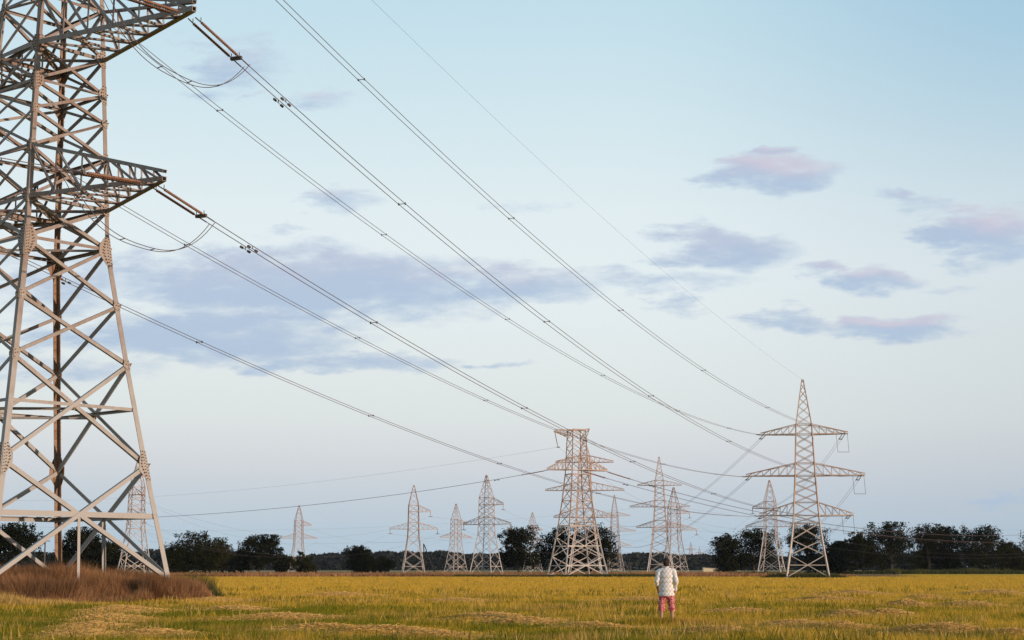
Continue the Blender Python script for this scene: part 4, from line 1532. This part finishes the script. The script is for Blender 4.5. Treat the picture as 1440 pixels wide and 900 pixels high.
def build_person():
    loc = ground_pt(938, 878)
    root = empty('person', loc, math.radians(-4))
    tag(root, 'person in white checked shirt and red patterned shorts standing with back turned in the field', 'person')
    skin = mat_noise('skin', (0.33, 0.175, 0.115), (0.37, 0.205, 0.14), 20, 0.6)
    b = MB()
    # legs: hip, knee, ankle, then foot (facing +Y, away from the camera)
    for sx, fx in ((-1, -0.155), (1, 0.145)):
        capsule_chain(b, [(sx * 0.095, 0, 0.90), (sx * 0.115, 0.01, 0.72), (fx * 0.92, 0.015, 0.49), (fx * 0.96, -0.012, 0.36), (fx, -0.01, 0.10)],
                      [0.088, 0.083, 0.055, 0.057, 0.037])
        capsule_chain(b, [(fx, -0.04, 0.045), (fx, 0.06, 0.045), (fx * 1.12, 0.17, 0.03)], [0.042, 0.045, 0.032])
    # trunk
    for z, rx, ry in ((0.92, 0.165, 0.115), (1.03, 0.155, 0.105), (1.16, 0.16, 0.105), (1.29, 0.178, 0.112), (1.39, 0.165, 0.095)):
        ellipsoid(b, (0, 0, z), (rx, ry, 0.13))
    capsule_chain(b, [(-0.17, 0, 1.425), (0, -0.005, 1.455), (0.17, 0, 1.425)], [0.058, 0.062, 0.058])
    capsule_chain(b, [(0, -0.005, 1.42), (0, 0.012, 1.56)], [0.06, 0.054])
    # head, looking up at the wires a little
    ellipsoid(b, (0, 0.012, 1.655), (0.076, 0.096, 0.112))
    ellipsoid(b, (0, 0.045, 1.60), (0.055, 0.062, 0.062))
    ellipsoid(b, (0, 0.115, 1.645), (0.013, 0.022, 0.022), 8, 6)
    ellipsoid(b, (0, 0.100, 1.603), (0.026, 0.014, 0.010), 8, 6)
    for sx in (-1, 1):
        ellipsoid(b, (sx * 0.078, 0.0, 1.642), (0.012, 0.02, 0.032), 8, 6)
        ellipsoid(b, (sx * 0.03, 0.098, 1.665), (0.014, 0.01, 0.009), 8, 6)
    # arms: shoulder, elbow, wrist; left hand in front at the pocket, right hand by the pocket
    arms = {-1: [(-0.20, 0, 1.40), (-0.262, -0.045, 1.13), (-0.232, 0.06, 0.915)], 1: [(0.20, 0, 1.40), (0.268, -0.05, 1.13), (0.238, 0.02, 0.90)]}
    for sx, (s, e, wv) in arms.items():
        capsule_chain(b, [s, Vector(s).lerp(Vector(e), 0.5), e, Vector(e).lerp(Vector(wv), 0.4), wv], [0.055, 0.048, 0.04, 0.039, 0.028])
        wv = Vector(wv)
        fwd = Vector((-sx * 0.12, 0.30, -0.95)).normalized()
        acr = Vector((0.05, 1.0, 0.3)).normalized()          # across the knuckles
        palm = wv + fwd * 0.05
        capsule_chain(b, [wv, palm - acr * 0.018, wv + fwd * 0.085 - acr * 0.02], [0.026, 0.024, 0.020])
        capsule_chain(b, [wv, palm + acr * 0.018, wv + fwd * 0.085 + acr * 0.02], [0.026, 0.024, 0.020])
        for k, ln in zip((-0.033, -0.011, 0.011, 0.033), (0.062, 0.076, 0.082, 0.072)):
            r0 = wv + fwd * 0.09 + acr * k
            m1 = r0 + fwd * ln * 0.5
            curl = Vector((-sx * 0.5, 0.0, 0)) + fwd
            capsule_chain(b, [r0, m1, m1 + curl.normalized() * ln * 0.5], [0.0105, 0.0098, 0.0085], 8)
        r0 = wv + fwd * 0.03 + acr * 0.026
        capsule_chain(b, [r0, r0 + (fwd * 0.6 + acr * 0.8).normalized() * 0.04, r0 + (fwd * 0.9 + acr * 0.5).normalized() * 0.075], [0.013, 0.0115, 0.009], 8)
    fuse(b, 'body', skin, root, 0.0075, 4)

    # hair: short, thick, dark
    h = MB()
    ellipsoid(h, (0, -0.008, 1.678), (0.098, 0.110, 0.104))
    ellipsoid(h, (0, -0.045, 1.625), (0.078, 0.070, 0.082))
    r = random.Random(3)
    for i in range(60):
        a, ph = r.uniform(0, 2 * math.pi), r.uniform(-0.5, 1.4)
        c = Vector((0.085 * math.cos(ph) * math.cos(a), -0.015 + 0.098 * math.cos(ph) * math.sin(a), 1.675 + 0.095 * math.sin(ph)))
        if c.y > 0.055 and c.z < 1.70:
            continue
        ellipsoid(h, c, (0.024, 0.024, 0.020), 8, 6)
    hair = fuse(h, 'hair', mat_noise('dark_hair', (0.014, 0.007, 0.005), (0.030, 0.015, 0.010), 60, 0.6), root, 0.010, 2)
    cut_mesh(hair, [((0, 0.06, 1.66), (0, 1, -0.75))])

    # shirt: loose, untucked, rolled sleeve on the left, long sleeve on the right
    s = MB()
    for z, rx, ry in ((0.80, 0.218, 0.158), (0.92, 0.206, 0.150), (1.03, 0.190, 0.135), (1.16, 0.195, 0.135), (1.29, 0.207, 0.138), (1.385, 0.190, 0.120)):
        ellipsoid(s, (0, 0, z), (rx, ry, 0.135), 24, 12)
    capsule_chain(s, [(-0.185, 0, 1.418), (0, -0.01, 1.458), (0.185, 0, 1.418)], [0.073, 0.080, 0.073])
    capsule_chain(s, [(0, -0.008, 1.44), (0, 0.006, 1.515)], [0.078, 0.071])
    for sx, (a, e, wv) in arms.items():
        a, e, wv = Vector(a), Vector(e), Vector(wv)
        end = e.lerp(wv, 0.28 if sx < 0 else 0.88)
        capsule_chain(s, [a, a.lerp(e, 0.5), e, end], [0.078, 0.070, 0.064, 0.060 if sx < 0 else 0.05])
    shirt = fuse(s, 'shirt', shirt_mat(), root, 0.011, 3)
    cut_mesh(shirt, [((0, 0, 0.765), (0.04, 0.06, -1)), ((0, 0, 1.532), (0, 0.1, 1))])
    # collar
    cb = MB()
    ring = []
    for k in range(17):
        a = 2 * math.pi * k / 16
        ring.append((0.074 * math.cos(a), 0.004 + 0.070 * math.sin(a), 1.525 + 0.012 * math.sin(-a)))
    cb.tube(ring, 0.013, 6)
    cb.build('collar', shirt.data.materials[0], shirt, True)

    # knee-length shorts
    q = MB()
    ellipsoid(q, (0, 0, 0.88), (0.165, 0.125, 0.12), 20, 10)
    ellipsoid(q, (0, -0.01, 0.80), (0.183, 0.138, 0.12), 20, 10)
    for sx, fx in ((-1, -0.15), (1, 0.142)):
        capsule_chain(q, [(sx * 0.090, 0, 0.86), (sx * 0.112, 0.005, 0.70), (fx * 0.93, 0.01, 0.50), (fx * 0.95, 0.0, 0.30)], [0.108, 0.106, 0.092, 0.094])
    sh = fuse(q, 'shorts', shorts_mat(), root, 0.011, 3)
    cut_mesh(sh, [((0, 0, 0.36), (0, 0, -1))])
    for sx, fx in ((-1, -0.155), (1, 0.145)):           # shoes, mostly sunk in the grass
        k = MB()
        capsule_chain(k, [(fx, -0.05, 0.045), (fx, 0.07, 0.045), (fx * 1.12, 0.18, 0.035)], [0.05, 0.052, 0.04])
        so = fuse(k, 'shoe', M['fitting'], root, 0.012, 2)
        cut_mesh(so, [((0, 0, 0.0), (0, 0, -1))])


build_person()
pf = ground_pt(938, 878)
m_ = 3500
x = pf.x + rng.normal(0, 0.55, m_)
y = pf.y - 0.05 + rng.normal(0, 0.35, m_)
h = rng.uniform(0.08, 0.24, m_)
tag(soup('grass_tuft', blades(np.stack([x, y, np.zeros(m_)], 1), h, rng.uniform(0.012, 0.02, m_), h * 0.3), 3, M['grass'], rng.random(m_) ** 2),
    'taller grass round the feet of the standing person', 'grass', kind='stuff')

# ------------------------------------------------------------------ air
hm = bpy.data.materials.new('haze_air')
hm.use_nodes = True
ht = NT(hm.node_tree)
ho = ht.n('ShaderNodeOutputMaterial')
hv = ht.n('ShaderNodeVolumePrincipled')
hv.inputs['Color'].default_value = (0.80, 0.88, 1.0, 1)
hv.inputs['Density'].default_value = 0.000024
hv.inputs['Anisotropy'].default_value = 0.0
ht.t.links.new(hv.outputs[0], ho.inputs['Volume'])
q = [(a, b, c) for c in (-1.2, 50.0) for a, b in ((-7050, -450), (7050, -450), (7050, 7050), (-7050, 7050))]
hz = mesh_obj('haze', q, [(3, 2, 1, 0), (4, 5, 6, 7), (0, 1, 5, 4), (1, 2, 6, 5), (2, 3, 7, 6), (3, 0, 4, 7)], hm)
tag(hz, 'faint bluish haze in the air over the whole field', 'haze', kind='stuff')
